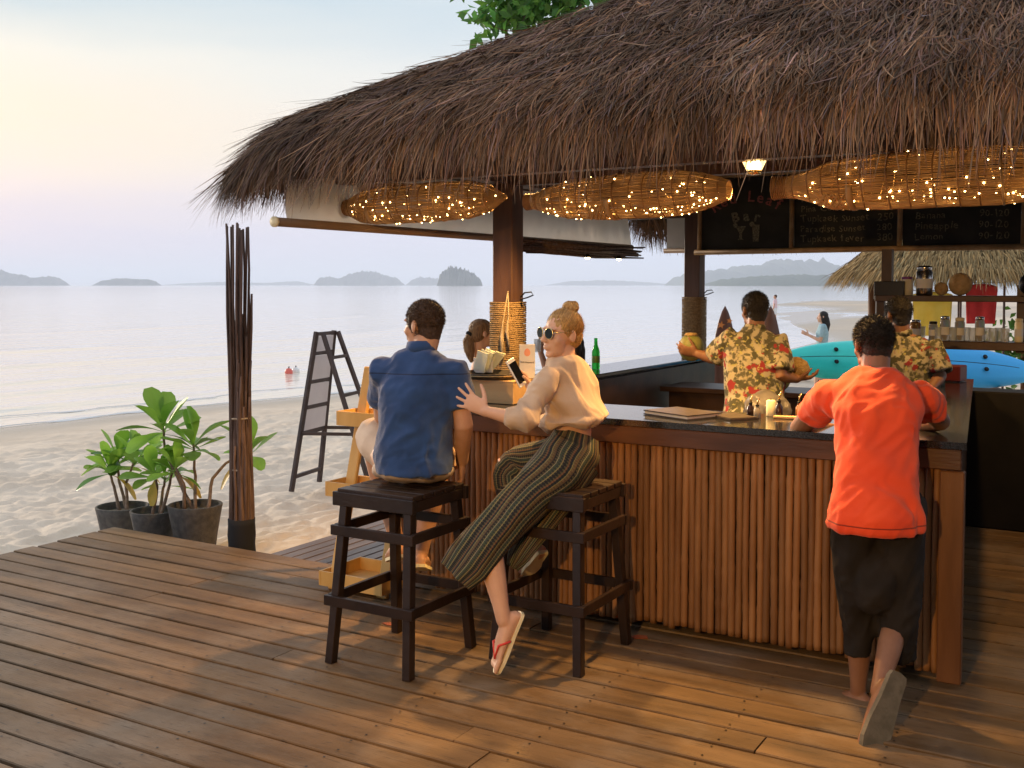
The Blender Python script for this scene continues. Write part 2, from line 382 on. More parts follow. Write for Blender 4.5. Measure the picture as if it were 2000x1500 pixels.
M('plastic_bag', (.12, .11, .10), (.20, .18, .165), scale=14, rough=.3, transl=.3, bump=.5, bscale=22)
M('candle', (.78, .68, .42), (.85, .76, .5), scale=12, rough=.5)
M('syrup', (.025, .012, .008), rough=.15)
M('bottle_clear', (.45, .40, .32), rough=.08, trans=.5, ior=1.3)
M('board_brown', (.095, .040, .026), (.15, .062, .04), scale=5, stretch=(2, 2, .4), rough=.35)
M('star_orange', (.62, .20, .05), rough=.6)
M('buoy_red', (.75, .16, .12), rough=.4)
M('buoy_white', (.75, .74, .70), rough=.4)
M('dead_leaf', (.22, .05, .02), (.30, .09, .035), scale=30, rough=.7)
M('red_box', (.12, .016, .018), rough=.5)
M('red_cloth', (.70, .055, .045), (.58, .04, .035), scale=8, rough=.8, transl=.3)
M('yellow_cloth', (.80, .56, .07), (.86, .64, .12), scale=6, rough=.8, transl=.35)
M('lounger_wood', (.10, .05, .04), (.15, .08, .06), scale=8, rough=.6)
M('purple', (.20, .06, .25), rough=.4)
M('jar_label', (.70, .68, .62), rough=.6)
M('amber', (.35, .16, .05), rough=.1, trans=.4, ior=1.3)
M('basket', (.36, .24, .11), (.48, .33, .16), scale=40, rough=.8, bump=.6, bscale=90)
M('black_wood', (.006, .005, .005), (.012, .010, .009), scale=6, rough=.7)
M('switch', (.42, .36, .26), rough=.5)
M('rock', (.075, .095, .075), (.16, .165, .14), scale=.02, rough=.95)
M('forest', (.040, .070, .036), (.075, .105, .055), scale=.05, rough=1)

# patterned cloths
def floral(name):
    m = M(name, (.31, .27, .18), (.40, .36, .25), scale=7, rough=.85, bump=.2, bscale=300); t = m.node_tree; N = t.nodes; L = t.links
    b = N['Principled BSDF']; src = b.inputs['Base Color'].links[0].from_socket; tc = [n for n in N if n.type == 'TEX_COORD'][0]
    for sc, col, lo, hi, off in ((26, (.085, .080, .048), .46, .56, 3.1), (17, (.065, .062, .032), .55, .60, 11.0), (14, (.24, .026, .028), .59, .63, 23.0), (34, (.36, .33, .12), .60, .66, 31.0)):
        n = N.new('ShaderNodeTexNoise'); n.inputs['Scale'].default_value = sc; n.inputs['Detail'].default_value = 2.5
        mp = N.new('ShaderNodeVectorMath'); mp.inputs[1].default_value = (off, off, off); L.new(tc.outputs['Object'], mp.inputs[0]); L.new(mp.outputs[0], n.inputs['Vector'])
        mr = N.new('ShaderNodeMapRange'); mr.inputs['From Min'].default_value = lo; mr.inputs['From Max'].default_value = hi; L.new(n.outputs['Fac'], mr.inputs['Value'])
        mx = N.new('ShaderNodeMix'); mx.data_type = 'RGBA'; L.new(mr.outputs[0], mx.inputs['Factor']); L.new(src, mx.inputs['A']); mx.inputs['B'].default_value = (*col, 1); src = mx.outputs['Result']
    L.new(src, b.inputs['Base Color'])
floral('floral')
def ethnic(name):
    """Woven stripes along the leg (UV u around, v along) with small motifs."""
    m = M(name, (.05, .05, .045), rough=.85, bump=.2, bscale=300); t = m.node_tree; N = t.nodes; L = t.links; b = N['Principled BSDF']
    uv = N.new('ShaderNodeUVMap'); sp = N.new('ShaderNodeSeparateXYZ'); L.new(uv.outputs[0], sp.inputs[0])
    def mth(op, a, c=None):
        n = N.new('ShaderNodeMath'); n.operation = op
        for i, q in enumerate((a, c)):
            if q is None: continue
            if isinstance(q, (int, float)): n.inputs[i].default_value = q
            else: L.new(q, n.inputs[i])
        return n.outputs[0]
    u, v = sp.outputs['X'], sp.outputs['Y']
    fr = mth('FRACT', mth('MULTIPLY', u, 7.0))
    rp = N.new('ShaderNodeValToRGB'); rp.color_ramp.interpolation = 'CONSTANT'
    st = [(0, (.022, .024, .025)), (.22, (.30, .25, .10)), (.26, (.035, .055, .045)), (.36, (.06, .08, .06)), (.45, (.42, .38, .24)), (.475, (.022, .022, .024)), (.62, (.13, .085, .045)), (.78, (.32, .27, .12)), (.81, (.022, .03, .036)), (.93, (.17, .065, .035))]
    e = rp.color_ramp.elements
    while len(e) < len(st): e.new(.5)
    for q, (p, c) in zip(e, st): q.position = p; q.color = (*c, 1)
    L.new(fr, rp.inputs[0])
    # zigzag motif
    zz = mth('ABSOLUTE', mth('SUBTRACT', mth('FRACT', mth('MULTIPLY', v, 80.0)), .5))
    z2 = mth('ABSOLUTE', mth('SUBTRACT', mth('FRACT', mth('MULTIPLY', u, 28.0)), .5))
    g = mth('GREATER_THAN', mth('ADD', zz, z2), .56)
    mx = N.new('ShaderNodeMix'); mx.data_type = 'RGBA'; L.new(mth('MULTIPLY', g, .28), mx.inputs['Factor']); L.new(rp.outputs[0], mx.inputs['A']); mx.inputs['B'].default_value = (.34, .28, .13, 1)
    n = N.new('ShaderNodeTexNoise'); n.inputs['Scale'].default_value = 160; tc = [q for q in N if q.type == 'TEX_COORD'][0]; L.new(tc.outputs['Object'], n.inputs['Vector'])
    mx2 = N.new('ShaderNodeMix'); mx2.data_type = 'RGBA'; mx2.blend_type = 'MULTIPLY'; mx2.inputs['Factor'].default_value = .6; L.new(mx.outputs['Result'], mx2.inputs['A']); L.new(n.outputs['Color'], mx2.inputs['B'])
    L.new(mx2.outputs['Result'], b.inputs['Base Color'])
ethnic('ethnic')
def seam(name, levels):
    """Stitched seams across a garment at given heights."""
    m = MATS[name]; t = m.node_tree; N = t.nodes; L = t.links; b = N['Principled BSDF']; src = b.inputs['Base Color'].links[0].from_socket
    ge = N.new('ShaderNodeNewGeometry'); sp = N.new('ShaderNodeSeparateXYZ'); L.new(ge.outputs['Position'], sp.inputs[0])
    for z in levels:
        c = N.new('ShaderNodeMath'); c.operation = 'COMPARE'; c.inputs[1].default_value = z; c.inputs[2].default_value = .0028; L.new(sp.outputs['Z'], c.inputs[0])
        mx = N.new('ShaderNodeMix'); mx.data_type = 'RGBA'; mx.blend_type = 'MULTIPLY'; L.new(c.outputs[0], mx.inputs['Factor']); L.new(src, mx.inputs['A']); mx.inputs['B'].default_value = (.35, .35, .4, 1); src = mx.outputs['Result']
    L.new(src, b.inputs['Base Color'])
seam('denim_blue', (1.295, .842)); seam('orange_shirt', (.765,))
def kayak_mat(name):
    m = M(name, (.02, .36, .36), rough=.35, bump=.05, bscale=60, spec=.5); t = m.node_tree; N = t.nodes; L = t.links; b = N['Principled BSDF']
    tc = [q for q in N if q.type == 'TEX_COORD'][0]; sp = N.new('ShaderNodeSeparateXYZ'); L.new(tc.outputs['Object'], sp.inputs[0])
    mr = N.new('ShaderNodeMapRange'); mr.inputs['From Min'].default_value = -.35; mr.inputs['From Max'].default_value = .45; L.new(sp.outputs['X'], mr.inputs['Value'])
    mx = N.new('ShaderNodeMix'); mx.data_type = 'RGBA'; L.new(mr.outputs[0], mx.inputs['Factor']); mx.inputs['A'].default_value = (.04, .74, .66, 1); mx.inputs['B'].default_value = (.04, .42, .86, 1)
    L.new(mx.outputs['Result'], b.inputs['Base Color'])
kayak_mat('kayak_plastic')
def sea_mat(name):
    m = bpy.data.materials.new(name); m.use_nodes = True; t = m.node_tree; N = t.nodes; L = t.links; b = N['Principled BSDF']; MATS[name] = m
    b.inputs['Base Color'].default_value = (.86, .77, .64, 1); b.inputs['Roughness'].default_value = .06; b.inputs['IOR'].default_value = 1.33; b.inputs['Specular IOR Level'].default_value = .5
    ge = N.new('ShaderNodeNewGeometry'); src = None
    ROT = -.10
    for sc, st, d in ((.9, (1, .16, 1), .06), (3.2, (1, .22, 1), .02)):
        mp = N.new('ShaderNodeMapping'); mp.inputs['Rotation'].default_value = (0, 0, ROT); mp.inputs['Scale'].default_value = tuple(sc * q for q in st); L.new(ge.outputs['Position'], mp.inputs[0])
        n = N.new('ShaderNodeTexNoise'); n.inputs['Scale'].default_value = 1; n.inputs['Detail'].default_value = 4; L.new(mp.outputs[0], n.inputs['Vector'])
        bp = N.new('ShaderNodeBump'); bp.inputs['Strength'].default_value = 1; bp.inputs['Distance'].default_value = d; L.new(n.outputs['Fac'], bp.inputs['Height'])
        if src is not None: L.new(src, bp.inputs['Normal'])
        src = bp.outputs[0]
    L.new(src, b.inputs['Normal'])
sea_mat('sea_water')
def beach_mat():
    """Dry sand above, darker glossy wet sand near the water level."""
    m = MATS['sand']; t = m.node_tree; N = t.nodes; L = t.links; b = N['Principled BSDF']; src = b.inputs['Base Color'].links[0].from_socket
    ge = N.new('ShaderNodeNewGeometry'); sp = N.new('ShaderNodeSeparateXYZ'); L.new(ge.outputs['Position'], sp.inputs[0])
    mr = N.new('ShaderNodeMapRange'); mr.inputs['From Min'].default_value = -.54; mr.inputs['From Max'].default_value = -.47; L.new(sp.outputs['Z'], mr.inputs['Value'])
    mx = N.new('ShaderNodeMix'); mx.data_type = 'RGBA'; L.new(mr.outputs[0], mx.inputs['Factor']); mx.inputs['A'].default_value = (.44, .37, .28, 1); L.new(src, mx.inputs['B']); L.new(mx.outputs['Result'], b.inputs['Base Color'])
    m2 = N.new('ShaderNodeMapRange'); m2.inputs['From Min'].default_value = -.54; m2.inputs['From Max'].default_value = -.48; m2.inputs['To Min'].default_value = .22; m2.inputs['To Max'].default_value = .95; L.new(sp.outputs['Z'], m2.inputs['Value']); L.new(m2.outputs[0], b.inputs['Roughness'])
    bp = [q for q in N if q.type == 'BUMP'][0]; m3 = N.new('ShaderNodeMapRange'); m3.inputs['From Min'].default_value = -.52; m3.inputs['From Max'].default_value = -.42; m3.inputs['To Min'].default_value = .02; m3.inputs['To Max'].default_value = .7; L.new(sp.outputs['Z'], m3.inputs['Value']); L.new(m3.outputs[0], bp.inputs['Strength'])
beach_mat()

# ------------------------------------------------------------------ beach, sea, islands
SEA_Z = -.55
def shore_x(y):
    return np.interp(y, [-60, 0, 10.4, 13.9, 17.9, 26, 35, 45, 60, 108, 150, 260, 500], [-15, -15.4, -15.6, -15.3, -14.3, -12.4, -10.6, -11.5, -17, -35, -42, -30, 60])
def sand_height(x, y):
    s = x - shore_x(y)                                     # metres inland
    z = SEA_Z + np.where(s > 0, .034 * s ** .93, .05 * s)
    z = np.minimum(z, -.17 + .01 * np.maximum(s - 12, 0)); z = np.maximum(z, -3.5)
    dry = np.clip((s - 1.2) / 3.0, 0, 1) * np.clip(1 - (y - 30) / 30, 0, 1)
    p = np.stack([x, y, np.zeros_like(x)], 1)
    q = p @ np.array([[.94, .34, 0], [-.34, .94, 0], [0, 0, 1]]); q = q * np.array([1.0, .55, 1])
    z = z + dry * (.026 * fbm(q * 2.6, 3) + .050 * np.abs(fbm(q * 6.5 + 9, 3)) + .05 * fbm(p * .35, 2)) - dry * .02
    flat = np.clip((y - 38) / 15, 0, 1)
    fs = np.clip(s, 0, 30)
    z = np.where((flat > 0) & (s > 0), z * (1 - flat) + flat * (SEA_Z - .02 + .004 * fs + .075 * fbm(p * np.array([.10, .028, 1]) + 4.2, 3)), z)
    return z
def polar_sheet(name, r, a, zfun, mat):
    nr, na = len(r), len(a); rr, aa = np.meshgrid(r, a, indexing='ij')
    x = (-np.sin(aa) * rr).ravel(); y = (np.cos(aa) * rr).ravel(); z = zfun(x, y)
    i = np.arange(nr * na).reshape(nr, na)
    q = np.stack([i[:-1, :-1].ravel(), i[:-1, 1:].ravel(), i[1:, 1:].ravel(), i[1:, :-1].ravel()], 1)
    return np_mesh(name, np.stack([x, y, z], 1), q, mat, smooth=True)
beach = polar_sheet('beach', np.concatenate([np.geomspace(4.5, 28, 400), np.geomspace(28.5, 420, 110)]), np.concatenate([np.linspace(R(-50), 0, 50)[:-1], np.linspace(0, R(62), 600), np.linspace(R(62), R(100), 40)[1:]]), sand_height, 'sand'); tag(beach, kind='structure')
# the rest of the land, behind and beside the view, down to the same level
back = MB(); back.add([(-14, -60, -.2), (60, -60, -.2), (60, 3.4, -.2), (-14, 3.4, -.2)], [(0, 1, 2, 3)]); tag(back.obj('ground', 'sand'), kind='structure')
def sea_height(x, y):
    s = shore_x(y) - x; p = np.stack([x, y, np.zeros_like(x)], 1); z = np.full_like(x, SEA_Z)
    w = fbm(p * np.array([.16, .035, 1]), 2)
    for off, amp, wid in ((.7, .02, .22), (2.0, .06, .34), (4.4, .085, .5), (7.6, .07, .6), (13, .055, .8), (21, .04, 1.0), (34, .04, 1.2)):
        d = s - off - 1.5 * w - .5 * vnoise(p * .2 + off); gap = np.clip(.45 + 1.1 * vnoise(p * np.array([.02, .10, 1]) + off * 3), 0, 1)
        z = z + amp * gap * np.exp(-(d / wid) ** 2) * np.clip(1 - (y - 60) / 60, 0, 1)
    return z
sea = polar_sheet('sea', np.geomspace(9, 26000, 560), np.linspace(R(-20), R(110), 420), sea_height, 'sea_water'); tag(sea, kind='structure')

# thin broken foam line where the water runs out
fy = np.concatenate([np.arange(6, 34, .12)]); foam_v = []; foam_f = []
for s0, wv, sd_ in ((.05, .16, 1.0), (1.35, .07, 7.0)):
    base = len(foam_v); ctr = shore_x(fy) - s0 + .35 * fbm(np.stack([fy * .35 + sd_, fy * 0, fy * 0], 1), 3) + .06 * fbm(np.stack([fy * 3, fy * 0 + sd_, fy * 0], 1), 2); wd = np.clip(wv * (.35 + fbm(np.stack([fy * 1.3, fy * 0 + sd_, fy * 0], 1), 3)), .004, .3)
    for a, b, c in zip(ctr, fy, wd): foam_v += [(a - c, b, SEA_Z + .012), (a - c * .4, b, SEA_Z + .026), (a + c * .3, b, SEA_Z + .024), (a + c, b, SEA_Z + .010)]
    for k in range(len(fy) - 1):
        for j in range(3): q_ = base + k * 4 + j; foam_f.append((q_, q_ + 1, q_ + 5, q_ + 4))
fm = MB(); fm.add(foam_v, foam_f); tag(fm.obj('foam', 'buoy_white', sea, True), kind='stuff')

def island(name, a_px, d, profile, depth, mat, seed):
    """profile: list of (metres along, height); the ridge stands across the view direction a."""
    F = np.array([-math.sin(a_px), math.cos(a_px)]); Rt = np.array([math.cos(a_px), math.sin(a_px)])
    xs = np.array([p[0] for p in profile], float); hs = np.array([p[1] for p in profile], float)
    nu, nv = 130, 13; u = np.linspace(xs[0], xs[-1], nu); h = np.interp(u, xs, hs); L_ = xs[-1] - xs[0]
    sc = 9.0 / max(hs.max(), 1); h = h * (1 + .07 * vnoise(np.stack([u * sc * .5, u * 0 + seed, u * 0], 1))) + .045 * hs.max() * np.abs(vnoise(np.stack([u * sc * 1.6, u * 0 + seed, u * 0], 1)))
    h[0] = h[-1] = 0; v = np.linspace(-1, 1, nv)
    uu, vv = np.meshgrid(u, v, indexing='ij'); prof = np.clip(1 - np.abs(vv) ** 2.6, 0, 1); hh = h[:, None] * prof - 3
    P = np.stack([uu, vv, uu * 0 + seed], -1).reshape(-1, 3) * np.array([sc * 2.2, 5, 1]); hh = hh * (1 + .20 * fbm(P, 3).reshape(nu, nv) * (1 - (vv == 0)))
    ctr = F * d; X = ctr[0] + Rt[0] * uu + F[0] * vv * depth; Y = ctr[1] + Rt[1] * uu + F[1] * vv * depth
    i = np.arange(nu * nv).reshape(nu, nv); q = np.stack([i[:-1, :-1].ravel(), i[:-1, 1:].ravel(), i[1:, 1:].ravel(), i[1:, :-1].ravel()], 1)
    o = np_mesh(name, np.stack([X, Y, hh + SEA_Z], -1).reshape(-1, 3), q, mat, smooth=True); return tag(o, kind='structure')
def island_px(seed, d, pts, depth, mat='rock', name='island'):
    """pts: bearing and elevation pairs in thousandths of a radian-like slope, turned into metres at distance d."""
    a = R(30.6); prof = [((b) * d / 2100.0, e * d / 2100.0) for b, e in pts]
    return island(name, a, d, prof, depth, mat, seed)
island_px(1, 4300, [(-146, 0), (-141, 20), (-134, 31), (-118, 35), (-95, 33), (-74, 24), (-62, 14), (-57, 0)], 60)
island_px(2, 8200, [(-380, 0), (-372, 15), (-352, 16), (-338, 12), (-315, 22), (-295, 26), (-270, 26), (-250, 20), (-225, 13), (-210, 0)], 260)
island_px(3, 9500, [(-208, 0), (-195, 10), (-178, 16), (-160, 14), (-140, 13), (-120, 0)], 200)
island_px(4, 7000, [(-1080, 0), (-1040, 24), (-1000, 26), (-970, 20), (-958, 23), (-945, 14), (-915, 15), (-895, 18), (-885, 12), (-876, 0)], 160)
island_px(5, 6600, [(-812, 0), (-800, 9), (-775, 13), (-760, 14), (-735, 12), (-710, 12), (-698, 8), (-690, 0)], 120)
island_px(6, 11000, [(-690, 0), (-640, 4), (-560, 7), (-480, 5), (-420, 8), (-380, 0)], 300)
island_px(7, 11500, [(60, 0), (110, 8), (180, 10), (260, 7), (330, 0)], 300)
island_px(8, 7600, [(318, 0), (326, 18), (345, 22), (380, 28), (420, 33), (470, 38), (520, 45), (550, 44), (575, 47), (595, 46), (618, 34), (640, 30), (700, 40), (780, 36), (900, 30), (1010, 0)], 700, 'forest', 'hill')
island_px(9, 3900, [(376, 0), (400, 9), (440, 16), (490, 19), (540, 21), (590, 20), (640, 19), (720, 22), (820, 24), (950, 18), (1100, 0)], 350, 'forest', 'hill')

# ------------------------------------------------------------------ deck of planks along X
def plank_mesh(L_, w, t, seed):
    rr = random.Random(seed); n = 8; mb = MB()
    for k in range(n):
        x0 = -L_ / 2 + L_ * k / n
    vs_ = []; fs = []
    for k in range(n + 1):
        x = -L_ / 2 + L_ * k / n; j = rr.uniform(-.0022, .0022); b = .004
        vs_ += [(x, -w / 2 + j, -t), (x, -w / 2 + j, -b), (x, -w / 2 + b + j, 0), (x, w / 2 - b + j, 0), (x, w / 2 + j, -b), (x, w / 2 + j, -t)]
    for k in range(n):
        for i in range(6):
            a = k * 6 + i; c = k * 6 + (i + 1) % 6; fs.append((a, c, c + 6, a + 6))
    fs += [tuple(range(6)), tuple(reversed(range(n * 6, n * 6 + 6)))]
    mb.add(vs_, fs); return mb.mesh('plank', 'deck_wood')
under = MB(); under.box((-2.4, 3.2, -.11), (7.6, 3.6, .10)); under.box((-.9, 7.6, -.11), (5.6, 4.9, .10))
deck = under.obj('deck', 'deck_under'); tag(deck, kind='structure')
deck_rim = MB(); deck_rim.box((-6.24, 3.05, -.10), (.03, 3.98, .14)); deck_rim.box((-4.9, 5.05, -.10), (2.64, .025, .14)); deck_rim.obj('rim_board', 'deck_wood', deck)
pm_cache = {}
def plank(x0, x1, y, k):
    L_ = round(x1 - x0 - .006, 3)
    key = (L_, k % 3)
    if key not in pm_cache: pm_cache[key] = plank_mesh(L_, .1435 + .003 * (k % 3 - 1), .030, len(pm_cache))
    o = link('plank', pm_cache[key], deck); o.location = ((x0 + x1) / 2, y, random.uniform(-.0025, .0015)); o.rotation_euler = (random.uniform(-.006, .006), 0, random.uniform(-.0008, .0008))
joints = {0: -3.2, 1: -4.05, 2: -2.6, 3: -4.63, 4: -4.64, 5: -4.67, 6: -4.66, 7: -1.2, 8: -3.4, 9: -.6, 10: -2.2}
for r_ in range(-1, 24):
    y = 5.04 - .160 * r_ - .08
    if r_ < 0: y = 5.04 + .08
    if y < 1.2: break
    j = joints.get(r_, random.uniform(-4.5, 0)); xl = -6.22 + random.uniform(-.012, .012)
    if r_ < 0: continue
    plank(xl, j, y, r_); plank(j, 2.2, y, r_ + 1)
for r_ in range(0, 30):                                     # floor inside the bar
    y = 5.04 + .08 + .160 * r_
    plank(-3.7, 1.8, y, r_)

scr = []; scf = []
for r_ in range(0, 24):
    y = 5.04 - .160 * r_ - .08
    if y < 1.2: break
    for xj in np.arange(-6.0, 2.1, .58):
        for q in (-.045, .045):
            cx_, cy_ = xj + RNG.normal(0, .008), y + q + RNG.normal(0, .004); o0 = len(scr); scr += [(cx_ + .0052 * math.cos(a), cy_ + .0052 * math.sin(a), .0035) for a in np.arange(0, 6.2, 1.0472)]; scf.append(tuple(range(o0, o0 + 6)))
ms_ = MB(); ms_.add(scr, scf); tag(ms_.obj('screws', 'black_metal', deck), kind='stuff')
step = MB(); step.box((-4.45, 5.95, -.16), (1.08, 1.66, .06)); step_o = step.obj('deck_step', 'deck_under'); tag(step_o, kind='structure')
sl = MB(); sl.box((0, 0, 0), (.088, 1.72, .028), ch=.004); slm = sl.mesh('slat', 'step_wood')
for i in range(11):
    o = link('slat', slm, step_o); o.location = (-4.94 + i * .098, 5.95, -.098 + random.uniform(-.001, .001))

# ------------------------------------------------------------------ bar counter
bar = thing('bar_counter', 'U shaped beach bar counter clad in upright bamboo poles with dark stone top', 'bar', (-2.1, 5.0, 0))
m = MB(); m.prism([(-3.57, 4.745), (-.63, 4.745), (-.698, 5.31), (-3.57, 5.31)], (0, 0, 1.02), (1, 0, 0), (0, 1, 0), .03); m.obj('counter_top', 'granite', bar)
m = MB(); m.box((-3.645, 7.45, 1.0365), (.42, 4.28, .03), ch=.006); m.obj('counter_top', 'granite', bar)
m = MB(); m.prism([(-1.2, 5.32), (-.70, 5.32), (-1.03, 8.04), (-1.55, 8.04)], (0, 0, 1.0185), (1, 0, 0), (0, 1, 0), .03); m.obj('counter_top', 'granite', bar)
m = MB(); m.box((-2.1, 4.768, .975), (2.90, .035, .088), ch=.004); m.obj('fascia', 'fascia_wood', bar)
m = MB(); m.box((-2.13, 5.05, .53), (2.76, .44, .94)); m.obj('carcass', 'dark_wood', bar)
m = MB(); m.box((-3.645, 7.46, .50), (.36, 4.22, 1.0)); m.obj('carcass', 'dark_wood', bar)
m = MB(); m.prism([(-1.15, 5.30), (-.74, 5.30), (-1.06, 8.0), (-1.5, 8.0)], (0, 0, 0), (1, 0, 0), (0, 1, 0), 1.0); m.obj('carcass', 'dark_wood', bar)
m = MB(); m.box((-2.2, 5.55, .86), (2.2, .42, .03), ch=.004); m.obj('work_shelf', 'dark_wood', bar)
m = MB(); m.box((-.688, 4.79, .475), (.096, .05, .90), ch=.005); m.obj('corner_board', 'corner_wood', bar)
pmesh = []
for k in range(5):
    rr = random.Random(k); z = np.linspace(.055 + .012 * rr.random(), .94, 31); r0 = .0155 + .0022 * rr.random()
    ph = rr.uniform(0, 6); pts = [(.003 * math.sin(q * 5 + ph) + rr.uniform(-.0006, .0006), .002 * math.cos(q * 4 + ph), q) for q in z]; nd = [rr.uniform(.1, .3), rr.uniform(.35, .55), rr.uniform(.65, .85)]; rad = [r0 * (rr.uniform(.97, 1.03) + .13 * max(math.exp(-((q - n_) / .012) ** 2) for n_ in nd) - .05 * max(math.exp(-((q - n_ - .03) / .02) ** 2) for n_ in nd)) for q in z]
    pmesh.append(MB().tube(pts, rad, 9).mesh('pole', 'bamboo', True))
x = -3.53
while x < -.745:
    o = link('pole', random.choice(pmesh), bar, (x, 4.795 + random.uniform(-.004, .004), random.uniform(-.006, .006)), (0, 0, random.uniform(0, 6.28)))
    x += random.uniform(.0315, .0350)
for yy in np.arange(5.35, 9.5, .037): 
    o = link('pole', random.choice(pmesh), bar, (-3.845, float(yy), 0), (0, 0, random.uniform(0, 6)))

# back wall beside the bar and dark counter behind
m = MB(); m.box((.30, 8.25, .48), (3.0, .30, .96), ch=.01); bw = m.obj('low_wall', 'black_wood'); tag(bw, 'dark timber half wall right of the bar under the kayak', 'wall')
m = MB(); m.box((-.05, 8.085, .38), (.07, .03, .11), ch=.004); sw = m.obj('wall_switch', 'switch'); tag(sw, 'small beige switch box on the dark wall right of the bar', 'switch')
bc = thing('back_counter', 'dark wooden work counter along the back of the bar behind the barmen', 'counter', (-2.3, 8.3, 0))
m = MB(); m.box((-2.25, 8.35, .86), (2.3, .50, .04), ch=.006); m.obj('counter_top', 'dark_wood', bc)
m = MB(); m.box((-2.25, 8.38, .42), (2.2, .40, .84)); m.obj('carcass', 'dark_wood', bc)

# ------------------------------------------------------------------ roof and posts
EX, EY, EX1, EY1 = -4.44, 4.42, 1.6, 10.3
def zt(t): return 2.42 + .12 * (1 - np.exp(-np.maximum(t, 0) / .07)) + np.where(t > 0, .57, 1.2) * t
def roof_t(x, y, k=.12):
    """Distance in from the eaves, softened along the hips."""
    d = np.stack([x - EX, y - EY, EX1 - x, EY1 - y], 0); return -k * np.log(np.sum(np.exp(-d / k), 0)) + k * .25
roof = thing('thatched_roof', 'big dark thatched hip roof on square wooden posts over the bar', 'roof', (-2, 7.4, 0))
nx, ny = 64, 60
gx, gy = np.meshgrid(np.linspace(EX, EX1, nx), np.linspace(EY, EY1, ny), indexing='ij'); x = gx.ravel(); y = gy.ravel()
d = np.min(np.stack([x - EX, y - EY, EX1 - x, EY1 - y], 0), 0); tz = zt(np.maximum(roof_t(x, y), d * .6))
i = np.arange(nx * ny).reshape(nx, ny); q = np.stack([i[:-1, :-1].ravel(), i[:-1, 1:].ravel(), i[1:, 1:].ravel(), i[1:, :-1].ravel()], 1)
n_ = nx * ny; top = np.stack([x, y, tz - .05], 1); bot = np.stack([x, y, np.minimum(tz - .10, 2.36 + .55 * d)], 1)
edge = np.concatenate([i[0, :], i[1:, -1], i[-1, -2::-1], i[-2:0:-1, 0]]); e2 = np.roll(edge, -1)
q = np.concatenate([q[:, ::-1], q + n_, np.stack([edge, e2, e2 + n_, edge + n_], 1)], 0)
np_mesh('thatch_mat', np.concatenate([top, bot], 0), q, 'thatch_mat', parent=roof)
def thatch(n, xr, tr, lmin, lmax, face, wmin=.004, wmax=.010, droop=(.15, .55), lift=.25):
    a = RNG.uniform(*xr, n); t = RNG.uniform(0, 1, n) ** 1.15 * (tr[1] - tr[0]) + tr[0]
    if face == 'front': x, y = a, EY + t
    else: x, y = EX + t, a
    h = .02; tt = roof_t(x, y); gxv = (roof_t(x + h, y) - tt) / h; gyv = (roof_t(x, y + h) - tt) / h
    g = np.sqrt(gxv ** 2 + gyv ** 2) + 1e-6; gxv /= g; gyv /= g
    sl_ = (zt(tt + .02) - zt(tt)) / .02
    dr = np.stack([-gxv, -gyv, -sl_ * (1 - lift) * RNG.uniform(.7, 1.0, n)], 1); dr /= np.linalg.norm(dr, axis=1)[:, None]
    sd = np.stack([gyv, -gxv, 0 * x], 1); P3 = np.stack([x, y, 0 * x], 1); cl_ = fbm(P3 * 4.5, 3); dr = dr + sd * (.17 * cl_ + RNG.normal(0, .11, n))[:, None] + np.stack([0 * x, 0 * x, RNG.normal(.0, .09, n)], 1)
    root = np.stack([x, y, zt(tt) + RNG.uniform(-.05, .025, n)], 1)
    sd = sd + np.stack([0 * x, 0 * x, RNG.normal(0, .5, n)], 1)
    tn = tints(n, .45, 1.35, .10); tn[:, :3] *= (1 + .45 * fbm(P3 * 6 + 5, 2))[:, None].clip(.45, 1.7); pale = RNG.random(n) < .05; tn[pale, :3] *= 1.9
    tn[:, 2] *= np.where(RNG.random(n) < .25, 1.3, .95)
    return root, dr, RNG.uniform(lmin, lmax, n), RNG.uniform(wmin, wmax, n), sd, RNG.uniform(*droop, n), 4, tn, 'thatch', roof, RNG.normal(0, .36, n)
def th(n, *a, **k): tag(blades('thatch', *thatch(n, *a, **k)), kind='stuff')
th(50000, (EX - .02, .7), (.06, 2.3), .14, .32, 'front')
th(6000, (EX - .02, EX + .9), (-.02, .8), .14, .25, 'front', droop=(.9, 2.0), lift=.0)
th(5000, (EY - .02, EY + .9), (-.02, .8), .16, .28, 'left', droop=(.9, 2.0), lift=.0)
th(15000, (EX - .03, .7), (-.02, .24), .13, .25, 'front', droop=(.7, 1.8), lift=.0)
th(2300, (EX, .7), (-.04, .12), .18, .36, 'front', droop=(1.2, 2.6), lift=.0, wmin=.004, wmax=.009)
th(9000, (EY - .03, EY + 2.2), (-.02, 1.2), .22, .42, 'left')
th(9500, (EY, EY1), (-.02, .14), .20, .34, 'left', droop=(1.0, 2.2), lift=.0)
def fringe_back(n):
    x = RNG.uniform(EX, EX1, n); y = EY1 - RNG.uniform(-.02, .14, n); root = np.stack([x, y, 2.36 + RNG.uniform(0, .1, n)], 1)
    dr = np.stack([RNG.normal(0, .15, n), np.full(n, .6), np.full(n, -.6)], 1); sd = np.stack([np.ones(n), 0 * x, RNG.normal(0, .4, n)], 1)
    tag(blades('thatch', root, dr, RNG.uniform(.25, .42, n), RNG.uniform(.006, .012, n), sd, RNG.uniform(.7, 1.6, n), 3, tints(n), 'thatch', roof), kind='stuff')
fringe_back(4500)
